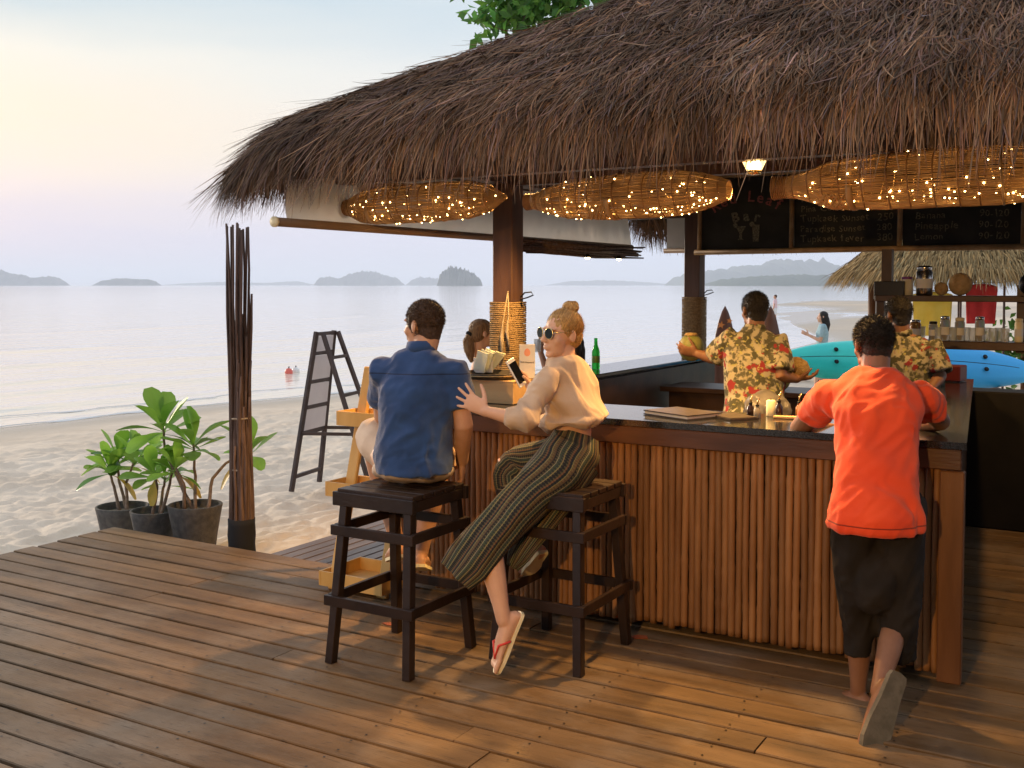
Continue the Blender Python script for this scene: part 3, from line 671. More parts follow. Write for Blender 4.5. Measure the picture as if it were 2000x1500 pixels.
for px, py in ((-3.65, 6.12), (-3.65, 9.52), (.9, 6.1), (.9, 9.5)):
    m = MB(); m.box((px, py, 1.2), (.15, .15, 2.42), ch=.006); po = m.obj('post', 'post_wood', roof)
    w = MB(); pts = []; turns = 40
    for k in range(turns):
        z = 1.06 + .53 * (k + .5) / turns; hw = .084 + .0015 * random.random()
        ring = [(px + sx * hw, py + sy * hw, z + random.uniform(-.0015, .0015)) for sx, sy in ((-1, -1), (0, -1), (1, -1), (1, 0), (1, 1), (0, 1), (-1, 1), (-1, 0))]
        P = [Vector(r_) for r_ in ring]; o0 = len(w.v); nn = 6
        for j in range(8):
            out = Vector((P[j].x - px, P[j].y - py, 0)).normalized()
            for s_ in range(nn):
                an = 2 * math.pi * s_ / nn; w.v.append(tuple(P[j] + out * .0075 * math.cos(an) + Vector((0, 0, .0072 * math.sin(an)))))
        for j in range(8):
            for s_ in range(nn):
                a_ = o0 + j * nn + s_; b_ = o0 + j * nn + (s_ + 1) % nn; c_ = o0 + ((j + 1) % 8) * nn + (s_ + 1) % nn; d_ = o0 + ((j + 1) % 8) * nn + s_; w.f.append((a_, b_, c_, d_))
    tag(w.obj('rope_wrap', 'rope', po, True), kind='stuff')
# cords on the posts
m = MB(); m.tube([(-3.60, 6.035, 1.66), (-3.585, 6.02, 1.5), (-3.60, 6.02, 1.40), (-3.575, 6.01, 1.30)], [.004, .004, .012, .008], 6); m.tube([(-3.60, 6.035, 1.66), (-3.63, 6.02, 1.45), (-3.635, 6.015, 1.36), (-3.63, 6.012, 1.22)], [.004, .004, .015, .010], 6); m.obj('tassel', 'thin_rope', roof, True)
for px, py in ((-3.65, 6.12), (-3.65, 9.52)):
    m = MB(); c = Vector((px + .085, py + .02, 1.62)); m.tube([c, c + Vector((.03, 0, .03)), c + Vector((.075, .01, .035)), c + Vector((.09, .01, .015)), c + Vector((.05, .01, .0)), c + Vector((.0, 0, -.015)), c + Vector((.01, 0, -.06))], .005, 6); m.obj('cord_loop', 'black_metal', roof, True)
# beams, rafters
for a, b, w, h in (((-4.4, 4.98, 2.36), (1.4, 4.98, 2.36), .09, .14), ((-3.65, 4.7, 2.44), (-3.65, 10.1, 2.44), .10, .16), ((-4.4, 9.52, 2.40), (1.4, 9.52, 2.40), .09, .14), ((.9, 4.7, 2.46), (.9, 10.1, 2.46), .10, .16), ((-3.65, 6.12, 2.42), (.9, 6.12, 2.42), .09, .14)):
    MB().beam(a, b, w, h, (0, 0, 1)).obj('beam', 'post_wood', roof)
for xx in np.arange(-4.2, 1.3, .62):
    t1 = min(2.6, max(.25, xx - EX - .1)); MB().beam((xx, EY + .12, 2.40), (xx, EY + t1, 2.40 + .50 * t1), .05, .08, (1, 0, 0)).obj('rafter', 'post_wood', roof)
for yy in np.arange(5.0, 10.0, .62):
    t1 = min(2.4, max(.25, yy - EY - .1)); MB().beam((EX + .12, yy, 2.40), (EX + t1, yy, 2.40 + .50 * t1), .05, .08, (0, 1, 0)).obj('rafter', 'post_wood', roof)
MB().beam((-4.55, 5.0, 2.33), (-3.7, 5.35, 2.27), .05, .06).obj('brace', 'blind_bar', roof)

# ------------------------------------------------------------------ roller blinds
rb = thing('roller_blind', 'pale roller blind rolled half up along the seaward side of the bar', 'blind', (-4.1, 6.7, 2.0))
m = MB(); vs_ = []; fs = []; nn = 60
for k in range(nn + 1):
    yy = 4.50 + (9.06 - 4.50) * k / nn
    for j in range(5):
        vs_.append((-4.10 + .012 * math.sin(yy * 5 + j) - .006 * j, yy, 2.06 + (.055 + .035 * min(1, (yy - 4.50) / 1.2)) * j))
for k in range(nn):
    for j in range(4): a = k * 5 + j; fs.append((a, a + 5, a + 6, a + 1))
m.add(vs_, fs); m.obj('fabric', 'blind', rb, True)
m = MB(); m.tube([(-4.1, 4.40, 2.045), (-4.1, 9.09, 2.045)], .026, 10); bb = m.obj('bottom_bar', 'blind_bar', rb, True)
m = MB(); m.tube([(-4.1, 4.388, 2.045), (-4.1, 4.402, 2.045)], .030, 10); m.obj('end_cap', 'candle', rb, True)
rb2 = thing('roller_blind', 'pale roller blind rolled up behind the far post of the bar', 'blind', (-3.9, 9.7, 2.0))
m = MB(); m.box((-3.2, 9.70, 2.22), (1.60, .012, .36)); m.obj('fabric', 'blind', rb2)
m = MB(); m.tube([(-4.03, 9.70, 2.03), (-2.4, 9.70, 2.03)], .024, 10); m.obj('bottom_bar', 'blind_bar', rb2, True)

bl = thing('branch_lamp', 'bundle of dry branches under the blind with two small lit lamps', 'lamp', (-3.9, 7.8, 1.95))
for k in range(26):
    y0 = 6.75 + random.uniform(-.1, .6); y1 = y0 + random.uniform(1.2, 2.3); y1 = min(y1, 9.0 + random.uniform(-.1, .1)); xx = -3.98 + random.uniform(-.07, .07); zz = 1.985 + random.uniform(-.05, .05)
    MB().tube([(xx, y0, zz), (xx + random.uniform(-.02, .02), (y0 + y1) / 2, zz + random.uniform(-.02, .015)), (xx + random.uniform(-.04, .04), y1, zz - random.uniform(-.02, .04))], [.010, .013, .007], 6).obj('branch', 'branch', bl, True)
for yy in (7.85, 8.45):
    m = MB(); m.lathe((-3.93, yy, 1.925), [(.014, .03), (.024, .012), (.026, 0)], 12); s_ = m.obj('lamp_shade', 'black_metal', bl, True)
    MB().ell((-3.93, yy, 1.922), (.020, .020, .010), None, 10, 6).obj('bulb', 'bulb', s_, True)

# ------------------------------------------------------------------ lamps above the counter
def lantern(loc, label, power, size=.05, spot=True, aim=(0, 0, -1), angle=128):
    t = thing('pendant_lamp', label, 'lamp', loc, 'warm lamps over the bar'); x, y, z = loc
    MB().lathe((x, y, z), [(.036, .02), (.060, .07), (.066, .10)], 16).obj('lamp_glass', 'lamp_glass', t, True)
    m = MB(); m.lathe((x, y, z), [(.034, .0), (.034, .022)], 16); m.obj('rim', 'gold', t, True)
    MB().lathe((x, y, z), [(.070, .10), (.060, .125), (.02, .16), (.012, .20)], 16).obj('cap', 'black_metal', t, True)
    MB().tube([(x, y, z + .19), (x, y, z + .45)], .005, 6).obj('cord', 'black_metal', t)
    MB().ell((x, y, z + .05), (.024, .024, .034), None, 10, 8).obj('bulb', 'bulb', t, True)
    ld = bpy.data.lights.new('lamp_light', 'SPOT'); ld.energy = power; ld.color = (1, .55, .17); ld.shadow_soft_size = size; ld.spot_size = R(angle); ld.spot_blend = .5
    lo = bpy.data.objects.new('lamp_light', ld); COL.objects.link(lo); lo.location = (x, y, z - .02); lo.parent = t; lo.matrix_parent_inverse = Matrix.Translation(-t.location)
    lo.rotation_euler = Vector(aim).to_track_quat('-Z', 'Y').to_euler()
    return t
lantern((-1.655, 5.10, 2.235), 'lit glass lantern lamp hanging under the thatch between the woven traps', 190)
lantern((-2.93, 5.40, 2.50), 'lit lantern lamp hidden behind the thatch fringe above the seated couple', 230)
lantern((-1.0, 6.9, 2.45), 'lit lantern lamp inside the bar above the two barmen', 60)
lantern((-.75, -1.1, 2.15), 'lit lantern lamp on the terrace behind the viewer', 520, aim=(-.85, 5.9, -1.45), angle=62)

# ------------------------------------------------------------------ woven fish traps with fairy lights
def trap(label, x0, x1, y, z, prof, lattice, seed, nl, tilt=0.0):
    rr = np.random.default_rng(seed); L_ = x1 - x0
    t = thing('fish_trap', label, 'fish trap', ((x0 + x1) / 2, y, z), 'woven fish traps with fairy lights')
    px = np.array([p[0] for p in prof]); pr = np.array([p[1] for p in prof])
    def rad(u): return np.interp(u, px, pr)
    def pt(u, a, k=1.0):
        r_ = rad(u) * k; return (x0 + L_ * u, y + r_ * np.cos(a), z + tilt * (u - .5) + r_ * np.sin(a))
    w = MB(); nc = 88; us = np.linspace(0, 1, 26)
    for c in range(nc):
        a = 2 * math.pi * c / nc + rr.normal(0, .012)
        if rr.random() < .03: continue
        P = [pt(u, a + .012 * math.sin(u * 20 + c), 1 + .012 * rr.normal()) for u in us]; w.tube(P, .0026, 4)
    tag(w.obj('cane_weave', 'cane', t), kind='stuff')
    for u in np.linspace(.04, .97, 15):
        u = float(np.clip(u + rr.normal(0, .008), 0.02, .98)); big = rr.random() < .3
        P = [pt(u + .004 * math.sin(a * 2), a, 1.02) for a in np.linspace(0, 2 * math.pi, 26)]
        MB().tube(P, .0055 if big else .0032, 6, cap=False).obj('hoop', 'cane' if big else 'cane_dark', t, True)
    # bound neck
    P = [pt(u, a, 1.06) for u, a in zip(np.linspace(0.0, .075, 160), np.linspace(0, 2 * math.pi * 12, 160))]; MB().tube(P, .0038, 5).obj('neck_binding', 'cane_dark', t, True)
    if lattice is not None:
        u0, du = lattice; m = MB()
        for k in range(-2, 3):
            for sgn in (-1, 1):
                P = []
                for q in np.linspace(-1, 1, 7):
                    uu = u0 + du * (.30 * k + .5 * q * sgn * .9); aa = -math.pi / 2 - .55 + .55 * q
                    if abs(uu - u0) <= du * .8: P.append(pt(uu, aa, 1.055))
                if len(P) > 2: m.tube(P, .006, 5, flat=.6)
        m.obj('lattice', 'cane', t, True)
        m = MB(); P = [pt(u0 + du * .95, a, 1.05) for a in np.linspace(-math.pi * .95, -.25, 14)]; m.tube(P, .016, 6, flat=.3); m.obj('band', 'cane', t, True)
    f = MB(); wire = []
    for k in range(nl):
        u = rr.uniform(.06, .97); a = rr.uniform(0, 2 * math.pi) if rr.random() < .35 else rr.uniform(math.pi * .95, math.pi * 1.75); k_ = rr.choice([.80, .9, 1.03]); p = pt(u, a, k_); f.ell(p, .0038, None, 6, 4); wire.append((u, p))
    fo = tag(f.obj('fairy_lights', 'fairy', t), kind='stuff')
    wire.sort(); wm = MB(); wm.tube([p for _, p in wire], .0009, 3); tag(wm.obj('light_wire', 'gold', t), kind='stuff')
    for u in (.22, .5, .78):
        ld = bpy.data.lights.new('fairy_glow', 'POINT'); ld.energy = .32; ld.color = (1, .55, .18); ld.shadow_soft_size = .03
        lo = bpy.data.objects.new('fairy_glow', ld); COL.objects.link(lo); lo.location = (x0 + L_ * u, y, z - .02); lo.parent = t; lo.matrix_parent_inverse = Matrix.Translation(-t.location)
    for u in (.2, .8):
        p = Vector(pt(u, math.pi / 2, 1)); MB().tube([p, p + Vector((0, 0, .12))], .004, 5).obj('hanger', 'thin_rope', t)
    return t
trap('woven cane fish trap with fairy lights left of the near post', -4.16, -2.99, 5.0, 2.165, [(0, .050), (.035, .038), (.07, .045), (.16, .086), (.28, .105), (.6, .108), (.8, .10), (.9, .072), (1, .006)], (.18, .07), 1, 125, .02)
trap('woven cane fish trap with fairy lights between post and chalkboard sign', -2.87, -1.745, 5.0, 2.15, [(0, .040), (.05, .036), (.12, .065), (.24, .098), (.5, .112), (.75, .112), (.88, .09), (1, .045)], (.40, .07), 2, 125, .015)
trap('largest woven cane fish trap with lit lattice at the right edge', -1.53, -.10, 5.0, 2.165, [(0, .052), (.06, .045), (.10, .062), (.2, .108), (.36, .122), (.7, .124), (.9, .09), (1, .03)], (.20, .065), 3, 140, .02)

# ------------------------------------------------------------------ chalkboard menu
cb = thing('menu_board', 'long black chalkboard drink menu in a bamboo frame under the roof', 'menu board', (-2.0, 9.42, 2.0))
BY = 9.40
bx = [-3.56, -2.71, -1.80, -.86, .1]
for a, b in zip(bx[:-1], bx[1:]): MB().box(((a + b) / 2, BY + .02, 2.34), (b - a - .045, .018, .66)).obj('panel', 'chalkboard', cb)
for a in bx: MB().tube([(a, BY, 1.99), (a + .004, BY, 2.3), (a, BY, 2.69)], .021, 8).obj('frame_batten', 'cane', cb, True)
for z in (2.0, 2.69): MB().tube([(-3.60, BY - .012, z), (-1.8, BY - .012, z + .006), (.14, BY - .012, z)], .024, 8).obj('frame_batten', 'cane', cb, True)
def text(s, x, z, size, mat, parent, y=BY + .004, rot=0.0, thick=.001, align='LEFT', shear=0.0, base=None, name='lettering', off=0.0):
    c = bpy.data.curves.new('t', 'FONT'); c.body = s; c.size = size; c.extrude = thick; c.align_x = align; c.shear = shear; c.resolution_u = 2; c.offset = off
    o = bpy.data.objects.new('t', c); COL.objects.link(o); dg = bpy.context.evaluated_depsgraph_get(); me = bpy.data.meshes.new_from_object(o.evaluated_get(dg)); bpy.data.objects.remove(o)
    mt = base if base is not None else Matrix.Translation((x, y, z)) @ Matrix.Rotation(rot, 4, 'Y') @ Matrix.Rotation(R(90), 4, 'X')
    me.transform(mt); use(me, mat); return link(name, me, parent)
for k, ch in enumerate('Red Leaf'):
    if ch == ' ': continue
    a = (k - 3.5) * .155; text(ch, -3.12 + .52 * math.sin(a), 1.93 + .52 * math.cos(a), .135, 'chalk_red', cb, rot=a, align='CENTER', off=.002)
for k, ch in enumerate('Bar'):
    a = (k - 1) * .22; text(ch, -3.12 + .42 * math.sin(a), 1.86 + .42 * math.cos(a), .125, 'chalk_white', cb, rot=a, align='CENTER', off=.004)
m = MB(); m.prism([(-.05, .06), (.05, .06), (.012, 0), (.012, -.05), (.03, -.06), (-.03, -.06), (-.012, -.05), (-.012, 0)], (-3.17, BY + .004, 2.17), (1, 0, 0), (0, 0, 1), .001); m.lathe((-3.22, BY + .004, 2.24), [(.022, 0), (.022, .001)], 12, (0, -1, 0)); m.obj('drawing', 'chalk_white', cb)
m = MB(); m.prism([(-.034, .08), (.034, .08), (.026, -.07), (-.026, -.07)], (-3.03, BY + .004, 2.16), (1, 0, 0), (0, 0, 1), .001); m.lathe((-3.065, BY + .002, 2.245), [(.024, 0), (.024, .001)], 12, (0, -1, 0)); m.obj('drawing', 'chalk_white', cb)
GL = {}
def hand_line(st, x, z, size, mat, parent, seed):
    """Hand chalked line: letters of uneven size, tilt and height."""
    rr = random.Random(seed); vs_, fs = [], []; cx_ = x
    for ch_ in st:
        if ch_ == ' ': cx_ += size * .32; continue
        if ch_ not in GL:
            c = bpy.data.curves.new('t', 'FONT'); c.body = ch_; c.size = 1; c.extrude = .006; c.resolution_u = 2; c.offset = .004
            o = bpy.data.objects.new('t', c); COL.objects.link(o); me = bpy.data.meshes.new_from_object(o.evaluated_get(bpy.context.evaluated_depsgraph_get())); bpy.data.objects.remove(o)
            P = verts_of(me); GL[ch_] = (P, [tuple(f.vertices) for f in me.polygons], P[:, 0].max())
        P, F_, wd = GL[ch_]; s_ = size * rr.uniform(.88, 1.12); an = rr.uniform(-.14, .14); o0 = len(vs_); dz = rr.uniform(-.06, .06) * size
        for q in P: vs_.append((cx_ + s_ * (q[0] * math.cos(an) - q[1] * math.sin(an)), BY + .005 - q[2] * s_, z + dz + s_ * (q[0] * math.sin(an) + q[1] * math.cos(an))))
        fs += [tuple(i + o0 for i in f) for f in F_]; cx_ += s_ * (wd + .07)
    m = MB(); m.add(vs_, fs); tag(m.obj('lettering', mat, parent), kind='stuff')
for k, (a, b) in enumerate((('Tupkaek fever', '380'), ('Paradise Sunset', '280'), ('Tupkaek Sunset', '250'), ('Pina Colada', '240'), ('Mojito', '240'))):
    z = 2.075 + k * .088; hand_line(a, -2.63, z, .082, 'chalk_white', cb, k); hand_line(b, -1.985, z, .08, 'chalk_white', cb, k + 20)
for k, (a, b) in enumerate((('Lemon', '90-120'), ('Pineapple', '90-120'), ('Banana', '90-120'), ('Watermelon', '90-120'), ('Mango', '90-120'), ('Orange', '90-120'))):
    z = 2.075 + k * .088; hand_line(a, -1.68, z, .080, 'chalk_white', cb, k + 40); hand_line(b, -1.19, z, .078, 'chalk_white', cb, k + 60)


# ------------------------------------------------------------------ unseen terrace added behind the viewer to block sky light and shade the deck's right
tc_ = thing('shade_terrace', 'unseen dark timber terrace added behind the viewer to shade the deck', 'building', (2.0, -2.5, 0))
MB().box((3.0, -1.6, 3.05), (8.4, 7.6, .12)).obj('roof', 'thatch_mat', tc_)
MB().box((2.6, -5.6, 1.4), (9.0, .2, 3.2)).obj('wall', 'dark_wood', tc_)
MB().box((5.2, .6, 1.4), (.2, 12.2, 3.2)).obj('wall', 'dark_wood', tc_)
for x_, y_ in ((-1.0, -5.0), (-1.0, -1.5), (2.2, 2.0)): MB().box((x_, y_, 1.45), (.16, .16, 3.1)).obj('post', 'post_wood', tc_)
MB().box((1.9, 4.4, -.13), (6.4, 8.6, .10)).obj('floor', 'deck_under', tc_)
MB().box((1.2, -2.4, -.03), (9.0, 7.0, .05)).obj('floor', 'fascia_wood', tc_)

# ------------------------------------------------------------------ bar stools
def make_stool(label, cx, cy):
    t = thing('bar_stool', label, 'bar stool', (cx, cy, 0), 'dark slatted bar stools')
    S, Fx, Fy, H = .208, .215, .248, .785
    sl_ = MB(); sl_.box((0, 0, 0), (2 * S + .004, .073, .022), ch=.003); me = sl_.mesh('seat_slat', 'stool_wood')
    for k in range(5): link('seat_slat', me, t, (cx, cy - .166 + k * .083, H - .011))
    for sx in (-1, 1): MB().box((cx + sx * (S - .012), cy, H - .048), (.024, 2 * S, .05), ch=.003).obj('apron', 'stool_wood', t)
    for sy in (-1, 1): MB().box((cx, cy + sy * (S + .001), H - .043), (2 * S + .03, .026, .062), ch=.003).obj('apron', 'stool_wood', t)
    def at(sx, sy, z): k = 1 - z / H; return Vector((cx + sx * (S - .035 + (Fx - S + .035) * k), cy + sy * (S - .035 + (Fy - S + .035) * k), z))
    for sx in (-1, 1):
        for sy in (-1, 1): MB().beam(at(sx, sy, 0), at(sx, sy, H - .06), .042, .042, (0, 1, 0), ch=.003).obj('leg', 'stool_wood', t)
    for z in (.60, .285):
        for sy in (-1, 1):
            a, b = at(-1, sy, z), at(1, sy, z); a.y += sy * .030; b.y += sy * .030; a.x -= .045; b.x += .045; MB().beam(a, b, .045, .020, (0, 1, 0), ch=.002).obj('stretcher', 'stool_wood', t)
        for sx in (-1, 1):
            a, b = at(sx, -1, z), at(sx, 1, z); a.x += sx * .031; b.x += sx * .031; a.y -= .018; b.y += .018; a.z += .002; b.z += .002; MB().beam(a, b, .020, .045, (0, 0, 1), ch=.002).obj('stretcher', 'stool_wood', t)
    return t
make_stool('dark slatted bar stool under the man in the blue shirt', -2.92, 3.945)
make_stool('dark slatted bar stool under the woman in patterned trousers', -2.31, 4.36)

# ------------------------------------------------------------------ yellow ladder shelf
ls = thing('ladder_shelf', 'yellow wooden folding ladder shelf with trays beside the seated man', 'shelf', (-3.7, 4.75, 0))
X0, X1 = -3.885, -3.545
for xx in (X0, X1):
    m = MB(); m.beam((xx, 4.61, .0), (xx, 4.948, 1.225), .070, .030, (0, 1, 0), ch=.006); m.obj('front_rail', 'yellow_wood', ls)
    m = MB(); m.beam((xx + .028, 5.25, .0), (xx + .028, 4.925, 1.20), .050, .024, (0, 1, 0), ch=.006); m.obj('back_rail', 'yellow_wood', ls)
    m = MB(); m.tube([(xx - .022, 4.935, 1.17), (xx + .05, 4.935, 1.17)], .008, 8); m.obj('bolt', 'steel', ls, True)
for z, y0_, y1_ in ((.915, 4.71, 4.91), (.53, 4.61, 4.85), (.04, 4.55, 4.90)):
    h = .08; xm = (X0 + X1) / 2; wd = X1 - X0; tr = MB().box((xm, (y0_ + y1_) / 2, z), (wd + .07, y1_ - y0_, .012)).obj('tray', 'yellow_wood', ls)
    for yq in (y0_, y1_): MB().box((xm, yq, z + h / 2 - .006), (wd + .075, .013, h)).obj('tray_side', 'yellow_wood', tr)
    for q in (-1, 1): MB().box((xm + q * (wd / 2 + .043), (y0_ + y1_) / 2, z + h / 2 - .005), (.012, y1_ - y0_ + .016, h)).obj('tray_side', 'yellow_wood', tr)
m = MB(); m.beam((X0, 4.66, .012), (X1, 4.66, .012), .024, .05); m.obj('crossbar', 'yellow_wood', ls)

# ------------------------------------------------------------------ A-frame sign on the sand
af = thing('easel_sign', 'dark A-frame easel sign with grey panels standing on the sand', 'sign', (-6.7, 7.8, -.2))
def afp(x, y, z): return Vector((x, y, z))
fb0, fb1, ft0, ft1 = afp(-6.82, 7.50, -.22), afp(-6.93, 8.02, -.22), afp(-6.76, 7.80, 1.26), afp(-6.83, 8.14, 1.26)
bb0, bb1 = afp(-6.16, 7.86, -.22), afp(-6.30, 8.36, -.22); bt0, bt1 = afp(-6.70, 7.82, 1.25), afp(-6.80, 8.16, 1.25)
for a, b in ((fb0, ft0), (fb1, ft1)): MB().beam(a, b, .035, .045, ch=.003).obj('front_leg', 'sign_frame', af)
for a, b in ((bb0, bt0), (bb1, bt1)): MB().beam(a, b, .032, .042, ch=.003).obj('back_leg', 'sign_frame', af)
fr = [.09, .36, .52, .68, .86, .985]
for k, f_ in enumerate(fr): MB().beam(fb0.lerp(ft0, f_), fb1.lerp(ft1, f_), .026, .034 if k != 1 else .045, (0, 0, 1)).obj('crossbar', 'sign_frame', af)
for f_ in (.36, .60, .84): MB().beam(bb0.lerp(bt0, f_), bb1.lerp(bt1, f_), .022, .030, (0, 0, 1)).obj('crossbar', 'sign_frame', af)
for a, b in zip(fr[1:-1], fr[2:]):
    p = [fb0.lerp(ft0, a + .014), fb1.lerp(ft1, a + .014), fb1.lerp(ft1, b - .014), fb0.lerp(ft0, b - .014)]; o_ = Vector((.012, .003, 0))
    m = MB(); m.add([q for q in p] + [q + o_ for q in p], [(0, 1, 2, 3), (7, 6, 5, 4), (0, 4, 5, 1), (1, 5, 6, 2), (2, 6, 7, 3), (3, 7, 4, 0)]); m.obj('panel', 'whiteboard', af)
for sx, (a, b) in enumerate(((fb0.lerp(ft0, .36), bb0.lerp(bt0, .36)), (fb1.lerp(ft1, .36), bb1.lerp(bt1, .36)))): MB().beam(a, b, .022, .03).obj('brace', 'sign_frame', af)

# ------------------------------------------------------------------ bundle of sticks
sb = thing('stick_bundle', 'tall tied bundle of thin dark sticks standing at the deck edge', 'stick bundle', (-5.16, 5.19, -.15))
bxc, byc = -5.16, 5.19
for k in range(78):
    a = random.uniform(0, 6.28); r_ = .078 * math.sqrt(random.random()); top = 2.12 - random.uniform(0, .07) if k < 14 else random.uniform(.9, 1.75)
    if k >= 28: top = random.uniform(.6, 1.55)
    p = []; rad = []; f = random.uniform(.85, 1.05); ph = random.uniform(0, 6)
    for j in range(9):
        s_ = j / 8; z = -.18 + (top + .18) * s_; spread = f * (1 + .10 * max(0, (z - 1.1)) ** 1.5 - .12 * math.exp(-((z - .85) / .5) ** 2))
        p.append((bxc + r_ * math.cos(a) * spread + .005 * math.sin(ph + j * 1.3) * (1 + s_), byc + r_ * math.sin(a) * spread + .005 * math.cos(ph + j * 1.7), z)); rad.append((.0135 if k < 30 else .015) * (1 - .45 * s_))
    MB().tube(p, rad, 6).obj('stick', 'branch', sb, True)
MB().lathe((bxc, byc, -.02), [(.086, -.10), (.092, -.06), (.088, 0), (.093, .06), (.089, .13), (.09, .17)], 14).obj('cloth_band', 'black_cloth', sb, True)
for z in (.48, .82): MB().lathe((bxc, byc, z), [(.064, -.006), (.068, 0), (.064, .006)], 14).obj('tie', 'thin_rope', sb, True)

# ------------------------------------------------------------------ potted plants
def leaf_mesh(L_, w, fold, bend, mat):
    m = MB(); n = 9; vs_ = []; fs = []
    prof = [.10, .16, .30, .50, .72, .92, 1.0, .86, .42]
    for k in range(n):
        s_ = k / (n - 1); ww = w * prof[k] / 2; x = L_ * s_; zc = bend * s_ * s_ * L_
        for q in (-1, -.5, 0, .5, 1): vs_.append((x, q * ww, zc + fold * abs(q) * ww + .04 * ww * math.sin(7 * s_ + 3 * q)))
    for k in range(n - 1):
        for j in range(4): a = k * 5 + j; fs.append((a, a + 5, a + 6, a + 1))
    m.add(vs_, fs); me = m.mesh('leaf', mat, True)
    return me
LM = [leaf_mesh(.20, .098, .30, -.18, 'leaf'), leaf_mesh(.19, .094, .22, -.02, 'leaf'), leaf_mesh(.20, .088, .40, -.38, 'leaf'), leaf_mesh(.19, .075, .3, -.35, 'leaf_dark'), leaf_mesh(.18, .07, .3, -.7, 'leaf_yellow')]
def whorl(parent, c, n, size, yellow=0, up=.55):
    c = Vector(c); k0 = random.uniform(0, 6.28)
    for k in range(n):
        a = k0 + k * 2.399 + random.uniform(-.2, .2); s_ = k / max(1, n - 1); el = R(78 - 84 * s_ ** .9 + random.uniform(-9, 9)); d = Vector((math.cos(a) * math.cos(el), math.sin(a) * math.cos(el), math.sin(el)))
        me = LM[4] if k >= n - yellow else random.choice(LM[:4] if s_ > .3 else LM[:3])
        u, v, ax = frame(d, (0, 0, 1) if abs(d.z) < .95 else (1, 0, 0)); roll = Matrix.Rotation(random.uniform(-.3, .3), 3, 'X')
        rot = Matrix((ax, u, ax.cross(u))).transposed() @ roll
        o = link('leaf', me, parent, c + Vector((0, 0, -.05 * s_)), rot.to_euler()); o.scale = (size * random.uniform(1.2, 1.65),) * 3
def pot(label, c, r_, h, zr, stems, grp='potted plants at the deck edge'):
    x, y = c; t = thing('potted_plant', label, 'potted plant', (x, y, zr - h), grp)
    MB().lathe((x, y, zr), [(r_ * .70, -h), (r_ * .80, -h * .6), (r_ * .93, -h * .2), (r_, -.004), (r_ * .985, 0), (r_ * .90, 0), (r_ * .88, -.02), (r_ * .86, -.05)], 28).obj('pot', 'pot', t, True)
    MB().lathe((x, y, zr - .055), [(r_ * .865, 0), (r_ * .86, .004), (.02, .012)], 24).obj('soil', 'soil', t, True)
    for (bx_, by_), pts, n, size, yel in stems:
        P = [Vector((x + bx_, y + by_, zr - .05))] + [Vector(p) for p in pts]; Q = []
        for k in range(len(P) - 1):
            for j in range(4): Q.append(P[k].lerp(P[k + 1], j / 4) + Vector((random.uniform(-.004, .004), random.uniform(-.004, .004), 0)))
        Q.append(P[-1]); MB().tube(Q, list(np.linspace(.014, .008, len(Q))), 7).obj('stem', 'stem', t, True)
        whorl(t, P[-1], n, size, yel)
    return t
pot('tallest leafy plant in the right hand grey pot beside the stick bundle', (-5.82, 5.40), .192, .36, .14, [
    ((0, .0), [(-5.925, 5.500, 0.315), (-5.894, 5.460, 0.554)], 12, 1.0, 0), ((-.04, .02), [(-6.040, 5.432, 0.315), (-6.190, 5.459, 0.487), (-6.201, 5.453, 0.657)], 13, 1.12, 0), ((.10, .02), [(-5.854, 5.600, 0.288), (-5.846, 5.721, 0.384), (-5.761, 5.887, 0.456)], 10, .9, 2), ((-.08, -.03), [(-5.877, 5.354, 0.269), (-5.907, 5.336, 0.360), (-5.932, 5.321, 0.408)], 6, .7, 0)])
pot('low leafy plant in the middle grey pot', (-6.20, 5.36), .17, .30, .065, [((-.02, 0), [(-6.279, 5.465, 0.212), (-6.297, 5.454, 0.308)], 10, .8, 1), ((.04, .02), [(-6.168, 5.472, 0.203), (-6.101, 5.454, 0.363)], 10, .78, 1), ((.0, .05), [(-6.325, 5.553, 0.155), (-6.311, 5.562, 0.251)], 7, .7, 0)])
pot('bushy leafy plant in the left hand grey pot', (-6.76, 5.54), .20, .34, .005, [((-.03, 0), [(-6.891, 5.567, 0.137), (-6.923, 5.548, 0.277)], 12, .88, 1), ((.02, .03), [(-6.939, 5.655, 0.159), (-6.943, 5.653, 0.361)], 10, .85, 0), ((.06, 0), [(-6.809, 5.616, 0.157), (-6.751, 5.650, 0.337)], 12, .88, 1)])

# ------------------------------------------------------------------ things on the counter
CT = 1.0505
wb = thing('wooden_box', 'shallow light wooden box on the left end of the counter', 'box', (-3.13, 5.13, CT))
MB().box((-3.13, 5.13, CT + .008), (.34, .24, .014)).obj('base', 'box_wood', wb)
for q in (-1, 1):
    MB().box((-3.13, 5.13 + q * .118, CT + .062), (.352, .012, .118)).obj('side', 'box_wood', wb); MB().box((-3.13 + q * .17, 5.13, CT + .060), (.012, .223, .112)).obj('side', 'box_wood', wb)
MB().box((-3.13, 5.128, CT + .1245), (.36, .25, .006)).obj('lid', 'box_wood', wb)
tr = thing('round_tray', 'round black tray with pale rim on top of the wooden box', 'tray', (-3.16, 5.13, 1.18))
MB().lathe((-3.17, 5.13, CT + .128), [(.15, 0), (.165, .004), (.185, .028), (.188, .034), (.182, .034), (.160, .010), (.01, .008)], 32).obj('dish', 'tray', tr, True)
MB().lathe((-3.17, 5.13, CT + .128), [(.176, .018), (.184, .022), (.184, .026), (.177, .023)], 32, cap=False).obj('rim', 'tray_rim', tr, True)
nb = thing('napkin_holder', 'holder with folded pale green napkins beside the rope wrapped post', 'napkins', (-3.26, 5.28, 1.19))
MB().box((-3.30, 5.21, CT + .19), (.07, .012, .085)).obj('holder', 'paper', nb)
MB().box((-3.27, 5.25, CT + .19), (.07, .012, .085)).obj('holder', 'paper', nb)
